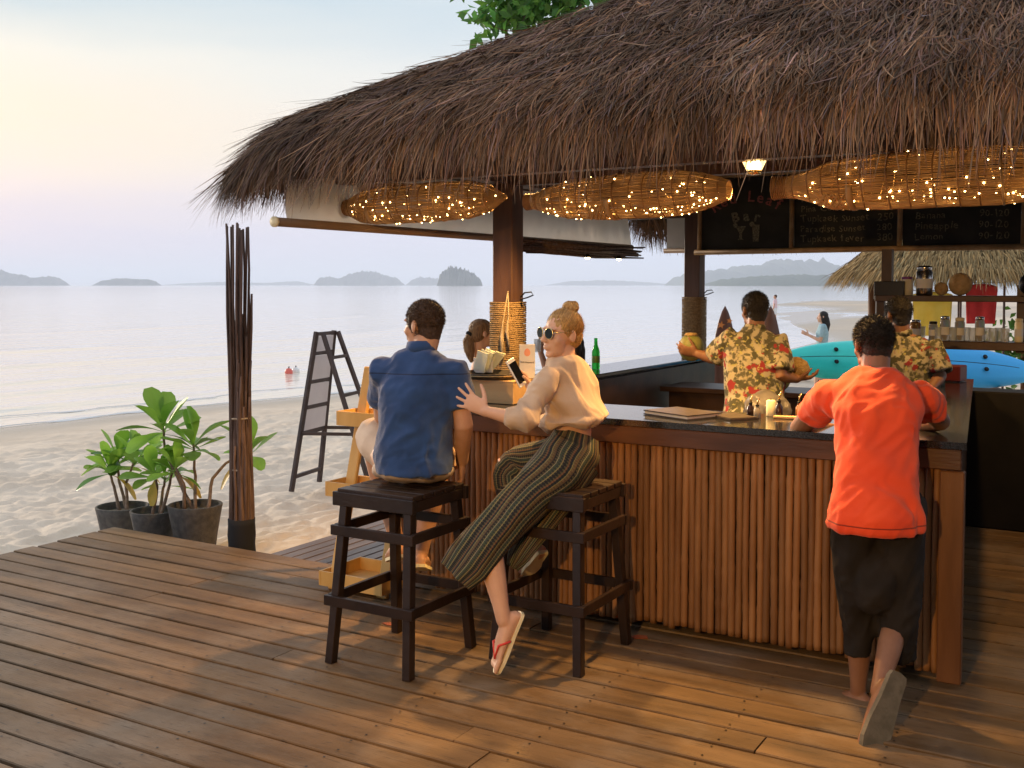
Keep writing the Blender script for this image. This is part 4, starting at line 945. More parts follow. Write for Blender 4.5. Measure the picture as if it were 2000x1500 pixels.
for k in range(5):
    m = MB(); m.box((-3.28 + .012 * k, 5.20 + .02 * k, CT + .215 + .006 * (k % 3)), (.075, .006, .11), Matrix.Rotation(.25 + .12 * k, 3, 'Y') @ Matrix.Rotation(.3 * k, 3, 'Z'), ch=.001); m.obj('napkin', 'napkin', nb)
cd = thing('table_card', 'upright white card with an orange egg mark and WiFi Password print', 'card', (-3.0, 5.2, 1.18))
cbase = Matrix.Translation((-2.985, 5.215, CT + .129)) @ Matrix.Rotation(R(28), 4, 'Z')
m = MB(); m.box((0, 0, .095), (.088, .004, .19)); m.box((0, .012, .004), (.09, .05, .006)); o = m.obj('card', 'paper', cd); o.data.transform(cbase)
m = MB(); m.prism([(.017 * math.sin(t_) * (1 - .12 * math.cos(t_)), .022 * math.cos(t_)) for t_ in np.linspace(0, 2 * math.pi, 20, endpoint=False)], (0, -.0025, .145), (1, 0, 0), (0, 0, 1), .0008); o = m.obj('egg_mark', 'card_print', cd); o.data.transform(cbase)
text('WiFi Password', 0, 0, .0125, 'ink', cd, align='CENTER', base=cbase @ Matrix.Translation((0, -.003, .085)) @ Matrix.Rotation(R(90), 4, 'X'), thick=.0004, off=.0002)
gb = thing('beer_bottle', 'green glass bottle standing on the seaward counter', 'bottle', (-3.66, 7.48, 1.052))
MB().lathe((-3.66, 7.46, 1.0525), [(.028, 0), (.031, .006), (.031, .13), (.026, .155), (.015, .185), (.0125, .225), (.014, .229), (.014, .238), (.011, .24)], 20).obj('glass', 'green_glass', gb, True)
MB().lathe((-3.66, 7.46, 1.0525), [(.0316, .05), (.0318, .052), (.0318, .10), (.0316, .102)], 20, cap=False).obj('label_band', 'leaf_dark', gb, True)
mn = thing('menu_book', 'closed dark menu folder lying on the counter front', 'menu', (-1.98, 5.0, CT)); rz = Matrix.Rotation(R(-24), 3, 'Z')
for z, me_ in ((.003, 'menu_cover'), (.012, 'paper'), (.021, 'menu_cover')): MB().box((-1.98, 5.01, CT + z + .001), (.31 if me_ == 'menu_cover' else .30, .235 if me_ == 'menu_cover' else .225, .006 if me_ == 'menu_cover' else .0115), rz).obj('cover' if me_ == 'menu_cover' else 'pages', me_, mn)
mn2 = thing('menu_book', 'thin dark menu folder fanned out behind the first menu', 'menu', (-1.75, 5.1, CT)); rz = Matrix.Rotation(R(-38), 3, 'Z')
MB().box((-1.735, 5.06, CT + .005), (.20, .16, .009), rz).obj('cover', 'menu_cover', mn2); MB().box((-1.737, 5.06, CT + .0115), (.19, .15, .003), rz).obj('pages', 'menu_cover', mn2)
def pourer(x, y, h, mat, label):
    t = thing('syrup_bottle', label, 'bottle', (x, y, CT), 'small pourer bottles on the counter')
    MB().lathe((x, y, CT), [(.016, 0), (.018, .004), (.018, h * .55), (.008, h * .72), (.008, h * .8)], 14).obj('glass', mat, t, True)
    MB().lathe((x, y, CT), [(.010, h * .8), (.010, h * .9)], 10).obj('stopper', 'black_metal', t, True)
    MB().tube([(x, y, CT + h * .88), (x + .002, y, CT + h * 1.15), (x + .012, y - .004, CT + h * 1.38)], [.005, .0045, .003], 7).obj('spout', 'gold', t, True)
pourer(-1.69, 5.19, .075, 'syrup', 'leftmost small dark pourer bottle on the counter')
pourer(-1.64, 5.14, .070, 'bottle_clear', 'small clear pourer bottle next to the leftmost dark one')
pourer(-1.55, 5.20, .095, 'syrup', 'tallest small dark pourer bottle right of the candle')
pourer(-1.47, 5.27, .085, 'amber', 'rightmost small amber pourer bottle near the orange shirt')
ca = thing('candle_jar', 'short cream candle among the pourer bottles', 'candle', (-1.60, 5.23, CT)); MB().lathe((-1.60, 5.23, CT), [(.022, 0), (.023, .004), (.023, .075), (.018, .080), (.003, .078)], 16).obj('wax', 'candle', ca, True); MB().tube([(-1.60, 5.23, CT + .075), (-1.60, 5.23, CT + .09)], .0015, 5).obj('wick', 'ink', ca)
st = MB(); st.box((-1.50, 5.17, CT + .007), (.13, .035, .012), Matrix.Rotation(R(10), 3, 'Z'), ch=.002); tag(st.obj('wooden_strip', 'box_wood'), 'short light wooden strip lying beside the pourer bottles', 'board')
rbx = MB(); rbx.box((-1.16, 7.80, 1.105), (.20, .16, .105), Matrix.Rotation(R(-8), 3, 'Z'), ch=.006); tag(rbx.obj('red_box', 'red_box'), 'dark red box on the far right corner of the counter', 'box')
tg = thing('ice_tongs', 'steel tongs in the right hand of the barman at the shelves', 'tongs', (-1.154, 7.160, 1.020)); a0 = Vector((-1.191, 7.196, 1.057))
for e_ in ((-1.101, 7.133, 1.019), (-1.118, 7.123, 0.993)): MB().tube([a0, Vector(a0).lerp(Vector(e_), .6) + Vector((0, 0, .008)), e_], .005, 6).obj('arm', 'steel', tg, True)
bg = MB(); bg.ell((-1.93, 6.15, .97), (.10, .09, .11), Matrix.Rotation(.4, 3, 'Y')); bg.ell((-1.84, 6.13, .97), (.08, .08, .08)); me = fuse(bg, .012, 2, 'ice_bag'); wrinkle(me, .014, 14); use(me, 'plastic_bag'); tag(link('ice_bag', me), 'crumpled white plastic bag behind the counter beside the barman', 'bag')
pl = MB(); pl.box((-3.1, 5.95, .98), (.14, .02, .10), Matrix.Rotation(.5, 3, 'Y')); 
cs = MB(); cs.box((-2.05, 8.3, .93), (.22, .16, .10), Matrix.Rotation(.2, 3, 'Z')); tag(cs.obj('paper_box', 'paper'), 'small white carton on the back work counter', 'box')
for k, (x_, y_) in enumerate(((-2.45, 8.22), (-2.62, 8.30))):
    m = MB(); m.ell((x_, y_, .88 + .085), (.085, .085, .088)); me = m.mesh('coconut', 'coconut_green', True); tag(link('coconut', me), ('green coconut on the back counter nearer the barman', 'green coconut on the back counter further from the barman')[k], 'coconut', 'spare green coconuts')

# ------------------------------------------------------------------ shelf unit with jars
su = thing('shelf_unit', 'dark wooden shelf rack at the back right of the bar', 'shelf', (-1.2, 8.6, 0))
for z, th_ in ((1.60, .045), (1.255, .06)): MB().box((-.85, 8.62, z), (1.9, .26, th_), ch=.004).obj('shelf_board', 'dark_wood', su)
for xx, z0 in ((-1.80, 0), (-.80, 1.2), (.1, 0)): MB().box((xx, 8.72, (z0 + 1.7) / 2), (.06, .06, 1.7 - z0)).obj('upright', 'dark_wood', su)
MB().box((-1.73, 8.60, 1.80), (.075, .075, .35)).obj('upright', 'dark_wood', su)
MB().box((-1.70, 8.55, 1.66), (.22, .10, .14), ch=.004).obj('speaker_box', 'black_metal', su)
def jar(x, y, z, r_, h, mat, label, cap='steel', name='glass_jar', cat='jar'):
    t = thing(name, label, cat, (x, y, z), 'jars and cups on the bar shelves')
    MB().lathe((x, y, z), [(r_ * .9, 0), (r_, .006), (r_, h * .8), (r_ * .85, h * .86), (r_ * .85, h * .88)], 16).obj('body', mat, t, True)
    MB().lathe((x, y, z), [(r_ * .9, h * .88), (r_ * .9, h), (r_ * .5, h * 1.02)], 16).obj('lid', cap, t, True)
    MB().lathe((x, y, z), [(r_ * 1.01, h * .25), (r_ * 1.015, h * .27), (r_ * 1.015, h * .55), (r_ * 1.01, h * .57)], 16, cap=False).obj('label', 'jar_label', t, True)
js = 1.2855
for k, (px_, r_, h, mat, cap, lab) in enumerate(((1788, .042, .15, 'amber', 'steel', 'wide amber jar at the left end of the lower shelf'), (1822, .032, .14, 'bottle_clear', 'black_metal', 'slim clear jar with black lid on the lower shelf'), (1846, .036, .18, 'bottle_clear', 'steel', 'tall clear jar with steel lid on the lower shelf'), (1874, .036, .17, 'bottle_clear', 'candle', 'clear jar with cream lid on the lower shelf'), (1914, .034, .18, 'bottle_clear', 'steel', 'clear jar at the right of the lower shelf row'), (1990, .03, .17, 'candle', 'candle', 'cream cup stack at the right end of the lower shelf'))):
    d = (px_ - 1000) / 2100; x_ = 8.58 * (-.509 + d * .861) / (.861 + d * .509); jar(x_, 8.58 + .02 * (k % 2), js, r_, h, mat, lab, cap)
for k, px_ in enumerate((1800, 1834, 1858, 1862, 1888, 1900, 1928, 1940, 1952, 1964)):
    d = (px_ - 1000) / 2100; yg = 8.66 - .09 * (k % 2); x_ = yg * (-.509 + d * .861) / (.861 + d * .509); t = thing('drinking_glass', 'clear drinking glass standing among the jars on the lower bar shelf', 'glass', (x_, yg, js), 'glasses on the lower bar shelf')
    MB().lathe((x_, yg, js), [(.024, 0), (.026, .004), (.031, .10), (.029, .10), (.024, .008), (.002, .006)], 14).obj('tumbler', 'clear_glass', t, True)
jar(-1.585, 8.60, 1.6225, .045, .14, 'jar_label', 'white plastic tub with purple lid on the top shelf', 'purple')
jar(-1.455, 8.57, 1.6225, .060, .22, 'steel', 'steel cocktail canister on the top shelf', 'steel')
for x_, r_, lab in ((-1.34, .05, 'small round basket on the top shelf'), (-1.21, .085, 'larger round basket leaning on the top shelf')):
    m = MB(); m.ell((x_, 8.60 + r_ * .3, 1.6225 + r_), (r_, r_ * .55, r_)); tag(m.obj('basket', 'basket', None, True), lab, 'basket')
m = MB(); m.ell((-.73, 8.62, 1.6225 + .085), (.085, .08, .085)); tag(m.obj('dark_bowl', 'black_metal', None, True), 'round black bowl upside down on the top shelf', 'bowl')

# ------------------------------------------------------------------ beach things
def cloth(name, mat, label, p0, wdir, w, h, cat, seed):
    n = 14; vs_ = []; fs = []
    for i in range(n + 1):
        for j in range(n + 1):
            s_, t_ = i / n - .5, j / n; b = .03 * math.sin(s_ * 14 + seed) * t_
            vs_.append((p0[0] + wdir[0] * w * s_ * (1 - .12 * t_), p0[1] + wdir[1] * w * s_ + b, p0[2] - h * t_ - .04 * (s_ * s_) * 4 * (1 - t_)))
    for i in range(n):
        for j in range(n): a = i * (n + 1) + j; fs.append((a, a + n + 1, a + n + 2, a + 1))
    t = thing(name, label, cat, p0); m = MB(); m.add(vs_, fs); o = m.obj('fabric', mat, t, True); sd = o.modifiers.new('s', 'SOLIDIFY'); sd.thickness = .006
    MB().tube([(p0[0] - wdir[0] * w * .7, p0[1] - wdir[1] * w * .7, p0[2] + .01), (p0[0] + wdir[0] * w * .7, p0[1] + wdir[1] * w * .7, p0[2] + .01)], .006, 6).obj('rail', 'post_wood', t)
    for s_ in (-.7, .7): MB().tube([(p0[0] + wdir[0] * w * s_, p0[1] + wdir[1] * w * s_, -.25), (p0[0] + wdir[0] * w * s_, p0[1] + wdir[1] * w * s_, p0[2] + .03)], .015, 6).obj('rail_post', 'post_wood', t)
cloth('hanging_towel', 'yellow_cloth', 'yellow towel hung on a rail behind the shelf rack', (-2.42, 14.85, 1.62), (.9, .2), .53, .58, 'towel', 1)
cloth('hanging_flag', 'red_cloth', 'red cloth hung behind the right of the shelf rack', (-1.86, 15.1, 1.72), (.9, .2), .42, .52, 'cloth', 4)
m = MB(); 
def surfboard(x, y, label, rz, stars):
    t = thing('surfboard', label, 'surfboard', (x, y, -.25), 'decorative surfboards stuck in the sand')
    pr = [(0, .06), (.08, .10), (.3, .125), (.6, .13), (.8, .115), (.9, .075), (.96, .04), (1, .002)]; Lb = 1.73; ca_, sa_ = math.cos(rz), math.sin(rz)
    MB().loft([((x, y, -.28 + Lb * s_), (w * ca_, w * sa_, 0), (-sa_ * .022, ca_ * .022, 0)) for s_, w in pr], 18).obj('board', 'board_brown', t, True)
    m = MB()
    for u_, z_, r_ in stars:
        poly = [((r_ if k % 2 == 0 else r_ * .42) * math.sin(k * math.pi / 5 + .2), (r_ if k % 2 == 0 else r_ * .42) * math.cos(k * math.pi / 5 + .2)) for k in range(10)]
        m.prism(poly, (x + u_ * ca_ + sa_ * .0235, y + u_ * sa_ - ca_ * .0235, z_), (ca_, sa_, 0), (0, 0, 1), .004)
    if stars: m.obj('starfish_print', 'star_orange', t)
surfboard(-4.40, 12.50, 'brown surfboard with orange starfish left of the barman', R(30), ((-.05, 1.22, .05), (.05, 1.27, .04), (.0, 1.08, .03), (-.06, .9, .04), (.05, .95, .04)))
surfboard(-3.93, 12.80, 'brown surfboard mostly hidden behind the barman', R(30), ())
def kayak():
    t = thing('kayak', 'teal and blue plastic kayak lying on its side behind the bar', 'kayak', (-2.25, 12.5, .3)); t.rotation_euler = (0, 0, 0)
    Lk = 2.95; n = 40; m = MB(); rings = []
    for k in range(n + 1):
        s_ = k / n; q = abs(2 * s_ - 1); w = .27 * (1 - q ** 2.6) ** .75 + .004; dp = .17 * (1 - q ** 3) ** .8 + .004; rise = .10 * q ** 2.5
        rings.append(((Lk * (s_ - .5), rise * .5, 0), (0, 0, w), (0, -dp, 0)))
    m.loft(rings, 28); o = m.obj('hull', 'kayak_plastic', t, True); p = verts_of(o.data)
    for zc in (-.10, .0, .10):                                 # moulded keel grooves on the hull face
        g = np.exp(-((p[:, 2] - zc * (1 - (2 * p[:, 0] / Lk) ** 4)) / .014) ** 2) * (p[:, 1] < 0); p[:, 1] += .012 * g
    set_verts(o.data, p); o.matrix_parent_inverse = Matrix.Identity(4); o.location = (0, 0, 0)
    P = []
    for k in range(4, n - 3):
        s_ = k / n; q = abs(2 * s_ - 1); P.append((Lk * (s_ - .5), .05 * q ** 2.5 - (.17 * (1 - q ** 3) ** .8) + .011, 0))
    h = MB().tube(P, .006, 6).obj('keel_line', 'black_metal', t, True); h.matrix_parent_inverse = Matrix.Identity(4)
    for x_ in (-.80, .80):
        for z_ in (-.075, .075):
            h = MB().lathe((x_, -.150, z_), [(.026, 0), (.016, .012), (.002, .016)], 12, (0, 1, 0)).obj('scupper_hole', 'black_metal', t, True); h.matrix_parent_inverse = Matrix.Identity(4)
    for q in (-1, 1):
        h = MB().tube([(q * 1.44, -.05, .0), (q * 1.50, -.05, .03), (q * 1.52, -.05, -.03), (q * 1.44, -.05, -.02)], .008, 6).obj('grab_handle', 'black_metal', t, True); h.matrix_parent_inverse = Matrix.Identity(4)
    t.location = (-2.303, 12.580, 0.813); t.rotation_euler = (R(-28), R(2.5), R(24))
    rk = thing('kayak_rack', 'low dark timber rack under the kayak', 'rack', (-2.25, 12.6, -.25))
    for x_, y_ in ((-3.1, 12.15), (-1.4, 12.95)):
        MB().beam((x_ - .1, y_ + .25, -.3), (x_ - .1, y_ + .25, .62), .07, .07).obj('upright', 'dark_wood', rk); MB().beam((x_ + .1, y_ - .28, .53), (x_ - .12, y_ + .3, .53), .06, .06).obj('arm', 'dark_wood', rk); MB().beam((x_ + .1, y_ - .25, -.3), (x_ + .1, y_ - .25, .52), .07, .07).obj('upright', 'dark_wood', rk)
kayak()
def lounger(x, y, rz, label):
    t = thing('sun_lounger', label, 'sun lounger', (x, y, -.45), 'sun loungers on the beach'); c_, s_ = math.cos(rz), math.sin(rz)
    def P(a, b, z): return (x + a * c_ - b * s_, y + a * s_ + b * c_, z - .42)
    for k in range(9): MB().beam(P(-.9 + k * .15, -.3, .32), P(-.9 + k * .15, .3, .32), .03, .11, (0, 0, 1)).obj('slat', 'lounger_wood', t)
    for b in (-.3, .3): MB().beam(P(-1.0, b, .28), P(.95, b, .28), .05, .06).obj('side_rail', 'lounger_wood', t)
    for a in (-.85, .8):
        for b in (-.28, .28): MB().beam(P(a, b, 0), P(a, b, .28), .05, .05).obj('leg', 'lounger_wood', t)
    for k in range(4): MB().beam(P(.45 + k * .13, -.3, .36 + k * .08), P(.45 + k * .13, .3, .36 + k * .08), .03, .11, (0, 0, 1)).obj('slat', 'lounger_wood', t)
lounger(-6.4, 22.6, R(35), 'dark wooden sun lounger on the beach left of the kayak')
lounger(-3.6, 22.0, R(75), 'dark wooden sun lounger with raised back behind the orange shirt')
for (x, y, mat, lab) in ((-18.6, 20.4, "buoy_red", 'small red buoy floating near the shore'), (-18.64, 20.70, 'buoy_white', 'small white buoy floating near the shore')):
    t = thing('buoy', lab, 'buoy', (x, y, -.55), 'mooring buoys'); MB().ell((x, y, -.49), (.10, .10, .105)).obj('float', mat, t, True); MB().tube([(x, y, -.42), (x, y, -.35), (x + .03, y, -.36)], .012, 6).obj('eye', 'black_metal', t)
m = MB(); m.prism([(0, 0), (.05, .018), (.10, .012), (.13, 0), (.09, -.02), (.04, -.018)], (-3.28, 4.26, .002), (.95, .2, .02), (-.2, .95, .12), .003); tag(m.obj('fallen_leaf', 'dead_leaf'), 'dry red leaf lying on the deck left of the stool', 'leaf')
m = MB(); m.prism([(0, 0), (.04, .02), (.09, .014), (.10, -.01), (.04, -.02)], (-2.12, 4.70, .003), (.9, .2, .05), (-.2, .9, .15), .004); tag(m.obj('fallen_leaf', 'dead_leaf'), 'dark red leaf lying at the foot of the bamboo front', 'leaf')

# ------------------------------------------------------------------ neighbouring thatched huts
def hut(cx, cy, er, ez, az, n, label, posts):
    t = thing('beach_hut', label, 'hut', (cx, cy, -.3)); m = MB(); m.lathe((cx, cy, 0), [(er * .97, ez), (er * .6, ez + (az - ez) * .385), (.05, az - .04), (.02, az)], 28); m.lathe((cx, cy, 0), [(er * .96, ez - .03), (.05, az - .2)], 20, cap=False); m.obj('thatch_mat', 'thatch_mat', t)
    r_ = er * np.sqrt(RNG.uniform(.02, 1.03, n)); a = RNG.uniform(0, 2 * math.pi, n); root = np.stack([cx + r_ * np.cos(a), cy + r_ * np.sin(a), ez + (az - ez) * (1 - r_ / er) * 1.02 + RNG.uniform(-.02, .05, n)], 1)
    s_ = (az - ez) / er; dr = np.stack([np.cos(a), np.sin(a), -s_ * RNG.uniform(.8, 1.1, n)], 1); sd = np.stack([-np.sin(a), np.cos(a), RNG.normal(0, .4, n)], 1); dr += sd * RNG.normal(0, .22, n)[:, None]
    tag(blades('thatch', root, dr, RNG.uniform(.16, .34, n), RNG.uniform(.010, .024, n), sd, RNG.uniform(.2, 1.0, n), 3, tints(n, .5, 1.3, .06), 'hut_thatch', t), kind='stuff')
    for (x, y) in posts: MB().tube([(x, y, -.35), (x, y, ez + .25)], .055, 10).obj('post', 'corner_wood', t, True)
hut(-2.25, 16.3, 1.72, 1.86, 3.15, 15000, 'golden thatched beach hut seen past the kayak', ((-3.45, 16.1), (-3.2, 16.9), (-1.2, 16.1), (-1.5, 17)))
hut(1.4, 19.0, 2.4, 1.7, 3.4, 4500, 'second thatched hut at the far right edge', ((.2, 18.6), (2.4, 18.6)))

# ------------------------------------------------------------------ tree behind the roof, shrubs at the right
def tree(label, base, tips, n, size, mat='crown_leaf', name='broadleaf_tree', cat='tree', spread=.5, trunk=.09):
    t = thing(name, label, cat, base); b = Vector(base); top = Vector((b.x, b.y, sum(q[2] for q in tips) / len(tips) - .5 - spread)); mid = b.lerp(top, .55) + Vector((.05, .03, 0))
    MB().tube([b, mid, top], [trunk, trunk * .8, trunk * .6], 8).obj('trunk', 'stem', t, True)
    R0 = []; D = []
    for tip in tips:
        tp = Vector(tip); q = top.lerp(tp, .5) + Vector((0, 0, -.1)); MB().tube([top - Vector((0, 0, .1)), q, tp], [trunk * .5, trunk * .3, trunk * .12], 6).obj('limb', 'stem', t, True)
        k = n // len(tips); c = np.array(tip) + RNG.normal(0, spread, (k, 3)) * np.array([1, 1, .75]); R0.append(c); D.append(RNG.normal(0, 1, (k, 3)) + np.array([0, 0, -.1]))
    R0 = np.concatenate(R0); D = np.concatenate(D); nn = len(R0); sd = np.cross(D, RNG.normal(0, 1, (nn, 3)))
    # oval leaves: two facing wedges per leaf
    L_ = RNG.uniform(.7, 1.2, nn) * size; d = D / np.linalg.norm(D, axis=1)[:, None]; s_ = sd / np.linalg.norm(sd, axis=1)[:, None]; up = np.cross(d, s_)
    w = L_ * .26; P = [R0, R0 + d * (L_ * .45)[:, None] + s_ * w[:, None] + up * (w * .4)[:, None], R0 + d * L_[:, None], R0 + d * (L_ * .55)[:, None] - s_ * w[:, None] + up * (w * .4)[:, None]]
    vs_ = np.stack(P, 1).reshape(-1, 3); i = (np.arange(nn) * 4)[:, None]; tr_ = np.concatenate([i + np.array([[0, 1, 2]]), i + np.array([[0, 2, 3]])], 0)
    tn = np.repeat(tints(nn, .5, 1.5, .12), 4, axis=0); tag(np_mesh('crown', vs_, tr_, mat, tint=tn, parent=t), kind='stuff')
tree('broadleaf tree rising behind the thatched roof', (-7.17, 12.03, -.3), [(-7.2, 12.0, 5.25), (-6.9, 12.3, 5.5), (-6.5, 12.5, 5.4), (-6.1, 12.7, 5.6), (-6.9, 12.0, 5.15), (-5.7, 12.9, 5.5)], 1500, .19, spread=.24)
tree('green shrub behind the right end of the shelf rack', (-.6, 17.0, -.3), [(-.9, 17, .9), (-.3, 17.2, 1.1), (.3, 16.8, 1.0), (-1.3, 17.2, .7), (.9, 17, 1.3)], 2600, .16, name='shrub', cat='shrub', spread=.32, trunk=.04)
tree('dark leafy tree behind the second hut', (3.6, 24, -.3), [(2.6, 24, 3.0), (3.6, 24, 3.6), (4.6, 23.5, 3.0), (1.6, 24.4, 2.6), (3, 23, 2.2)], 3000, .24, spread=.6)

# ------------------------------------------------------------------ people
def rotmat(fd, up=(0, 0, 1)):
    """Columns: person's right, forward, up."""
    f = Vector(fd).normalized(); u = Vector(up); r = f.cross(u).normalized(); u = r.cross(f).normalized()
    return Matrix((r, f, u)).transposed()
def head_prims(mb, c, m, s=1.0, fem=False):
    c = Vector(c); T = lambda x, y, z: c + m @ Vector((x * s, y * s, z * s)); S = lambda *r: tuple(q * s for q in r)
    mb.ell(T(0, -.012, .020), S(.073, .092, .086), m); mb.ell(T(0, .034, -.030), S(.056, .055, .080), m)
    mb.ell(T(0, .028, -.072), S(.048 if fem else .054, .050, .040), m); mb.ell(T(0, .066, -.098), S(.020, .019, .017), m)
    mb.capsule([T(0, .086, .012), T(0, .100, -.018), T(0, .107, -.030)], [.008 * s, .010 * s, .0125 * s], 8)
    for q in (-1, 1):
        mb.ell(T(q * .010, .098, -.034), S(.009, .010, .008), m, 8, 6); mb.ell(T(q * .036, .052, -.030), S(.024, .026, .026), m, 10, 8)
        mb.ell(T(q * .026, .074, .022), S(.024, .011, .008), m, 10, 6)
        er = m @ Matrix.Rotation(q * .35, 3, 'Z'); mb.ell(T(q * .076, -.010, -.008), S(.008, .019, .031), er, 10, 8)
    mb.ell(T(0, .086, -.060), S(.022, .012, .0065), m, 10, 6); mb.ell(T(0, .084, -.071), S(.019, .012, .007), m, 10, 6)
def eyes(parent, c, m, s=1.0):
    for q in (-1, 1):
        p = Vector(c) + m @ Vector((q * .028 * s, .063 * s, .002 * s)); e = MB().ell(p, .0105 * s, None, 10, 8).obj('eye', 'buoy_white', parent, True)
        MB().ell(p + m @ Vector((0, .0075 * s, 0)), .0055 * s, None, 8, 6).obj('iris', 'hair_brown', e, True)
def hand(mb, wrist, fd, pn, thumb, s=1.0, curl=(.5, .5, .5, .55), spread=.10, tcurl=.3):
    """wrist point, finger direction, palm normal (the way the fingers close), side the thumb is on."""
    w = Vector(wrist); f = Vector(fd).normalized(); n = Vector(pn); n = (n - f * n.dot(f)).normalized(); t = Vector(thumb); t = (t - f * t.dot(f) - n * t.dot(n)).normalized()
    mb.loft([(w - f * .015 * s, t * .024 * s, n * .018 * s), (w + f * .02 * s, t * .032 * s, n * .016 * s), (w + f * .06 * s, t * .041 * s, n * .015 * s), (w + f * .092 * s, t * .039 * s, n * .011 * s), (w + f * .102 * s, t * .03 * s, n * .006 * s)], 14)
    for k, (off, L_) in enumerate(((.030, .070), (.0105, .078), (-.0095, .072), (-.029, .058))):
        p = w + f * (.088 - .006 * abs(k - 1)) * s + t * off * s; d = (f + t * spread * (1.5 - k) * .8).normalized(); P = [p]; c = curl[k]
        for j, fr_ in enumerate((.46, .30, .24)):
            ang = c * (.7 if j == 0 else 1.0); d = (d * math.cos(ang) + n * math.sin(ang)).normalized(); p = p + d * L_ * fr_ * s; P.append(p)
        mb.capsule(P, [.0092 * s, .0086 * s, .0080 * s, .0068 * s], 8)
    p = w + f * .022 * s + t * .030 * s + n * .006 * s; d = (f * .62 + t * .70 + n * .25).normalized(); P = [p]
    for L_ in (.034, .030, .024): p = p + d * L_ * s; P.append(p); d = (d + n * tcurl + f * .25).normalized()
    mb.capsule(P, [.0135 * s, .0115 * s, .0100 * s, .0080 * s], 8)
def limb(mb, pts, rad, bulge=None):
    P = [Vector(p) for p in pts]; Q = []; r_ = []
    for k in range(len(P) - 1):
        n = 6
        for j in range(n):
            s_ = j / n; b = 1 + (bulge[k] if bulge else .06) * math.sin(math.pi * min(1, s_ * 1.25)); Q.append(P[k].lerp(P[k + 1], s_)); r_.append((rad[k] * (1 - s_) + rad[k + 1] * s_) * b)
    Q.append(P[-1]); r_.append(rad[-1]); mb.capsule(Q, r_, 14)
def torso_rings(pel, wa, ch, nk, side_p, side_c, k=1.0, w=(.165, .145, .165, .15), dp=(.115, .10, .115, .085)):
    pel, wa, ch, nk = map(Vector, (pel, wa, ch, nk)); rings = []; up = (nk - pel).normalized()
    sp, sc = Vector(side_p).normalized(), Vector(side_c).normalized()
    seq = [(pel - up * .10, sp, w[0] * .8, dp[0] * .85), (pel, sp, w[0], dp[0]), (pel.lerp(wa, .6), sp.lerp(sc, .3), w[1] * 1.05, dp[1] * 1.05), (wa, sp.lerp(sc, .5), w[1], dp[1]), (wa.lerp(ch, .5), sp.lerp(sc, .8), (w[1] + w[2]) / 2, (dp[1] + dp[2]) / 2),
           (ch, sc, w[2], dp[2]), (ch.lerp(nk, .55), sc, w[3], dp[3]), (ch.lerp(nk, .88), sc, w[3] * .66, dp[3] * .8), (nk, sc, .06, .06)]
    for c, s_, a, b in seq:
        f = up.cross(s_).normalized(); s2 = f.cross(up).normalized(); rings.append((c, s2 * a * k, f * b * k))
    return rings
def foot(mb, ank, toe, r_=.034, up=(0, 0, 1), s=1.0, toes=True):
    a, t = Vector(ank), Vector(toe); d = (t - a).normalized(); u = Vector(up); u = (u - d * u.dot(d)).normalized(); sd = d.cross(u)
    L_ = (t - a).length; heel = a - d * .045 * s - u * .045 * s
    mb.loft([(heel - d * .012, sd * .012 * s, u * .012 * s), (heel, sd * .028 * s, u * .030 * s), (a - u * .028 * s, sd * .033 * s, u * .042 * s), (a.lerp(t, .45) - u * .030 * s, sd * .040 * s, u * .030 * s), (a.lerp(t, .78) - u * .038 * s, sd * .045 * s, u * .018 * s), (a.lerp(t, .9) - u * .042 * s, sd * .040 * s, u * .012 * s)], 14)
    if toes:
        for k, off in enumerate((-.032, -.014, .003, .019, .033)):
            p = a.lerp(t, .86 - .01 * abs(k - 1)) + sd * off * s - u * .042 * s; mb.capsule([p, p + d * (.030 if k else .036) * s, p + d * (.040 if k else .05) * s - u * .004], [.0095 * s if k else .013 * s, .0088 * s if k else .0125 * s, .007 * s if k else .010 * s], 8)
    return heel - u * .03 * s, sd, u, d
def sole(name, parent, ank, toe, mat, up=(0, 0, 1), s=1.0, th_=.016, drop=.058):
    a, t = Vector(ank), Vector(toe); d = (t - a).normalized(); u = Vector(up); u = (u - d * u.dot(d)).normalized(); sd = d.cross(u); L_ = (t - a).length + .10 * s
    poly = [(-.032, .02), (-.026, .0), (0, -.006), (.026, 0), (.032, .02), (.034, .10), (.046, .62 * L_), (.047, .8 * L_), (.040, .93 * L_), (.02, .995 * L_), (-.01, L_), (-.034, .95 * L_), (-.045, .8 * L_), (-.044, .6 * L_), (-.034, .1)]
    o = a - d * .062 * s - u * (drop + th_) * s; m = MB(); m.prism([(x * s, y) for x, y in poly], o, sd, d, th_); return m.obj(name, mat, parent)
def garment(mb, voxel, smooth, mat, name, parent, wr=None):
    me = fuse(mb, voxel, smooth, name)
    for a in (wr or []): wrinkle(me, *a[:2], **(a[2] if len(a) > 2 else {}))
    use(me, mat); return link(name, me, parent)
def short_hair(parent, c, m, mat, s=1.0, crop=0.0, amp=.004, freq=60):
    mb = MB(); T = lambda x, y, z: Vector(c) + m @ Vector((x * s, y * s, z * s)); S = lambda *r: tuple(q * s for q in r)
    mb.ell(T(0, -.020, .032), S(.078, .094, .084), m); mb.ell(T(0, -.044, -.018), S(.067, .056, .060), m); mb.ell(T(0, -.050, -.052), S(.052, .040, .042), m)
    for q in (-1, 1): mb.ell(T(q * .066, .012, .012), S(.010, .028, .034), m, 10, 8)
    me = fuse(mb, .006, 3, 'hair'); wrinkle(me, amp, freq); use(me, mat); return link('hair', me, parent)
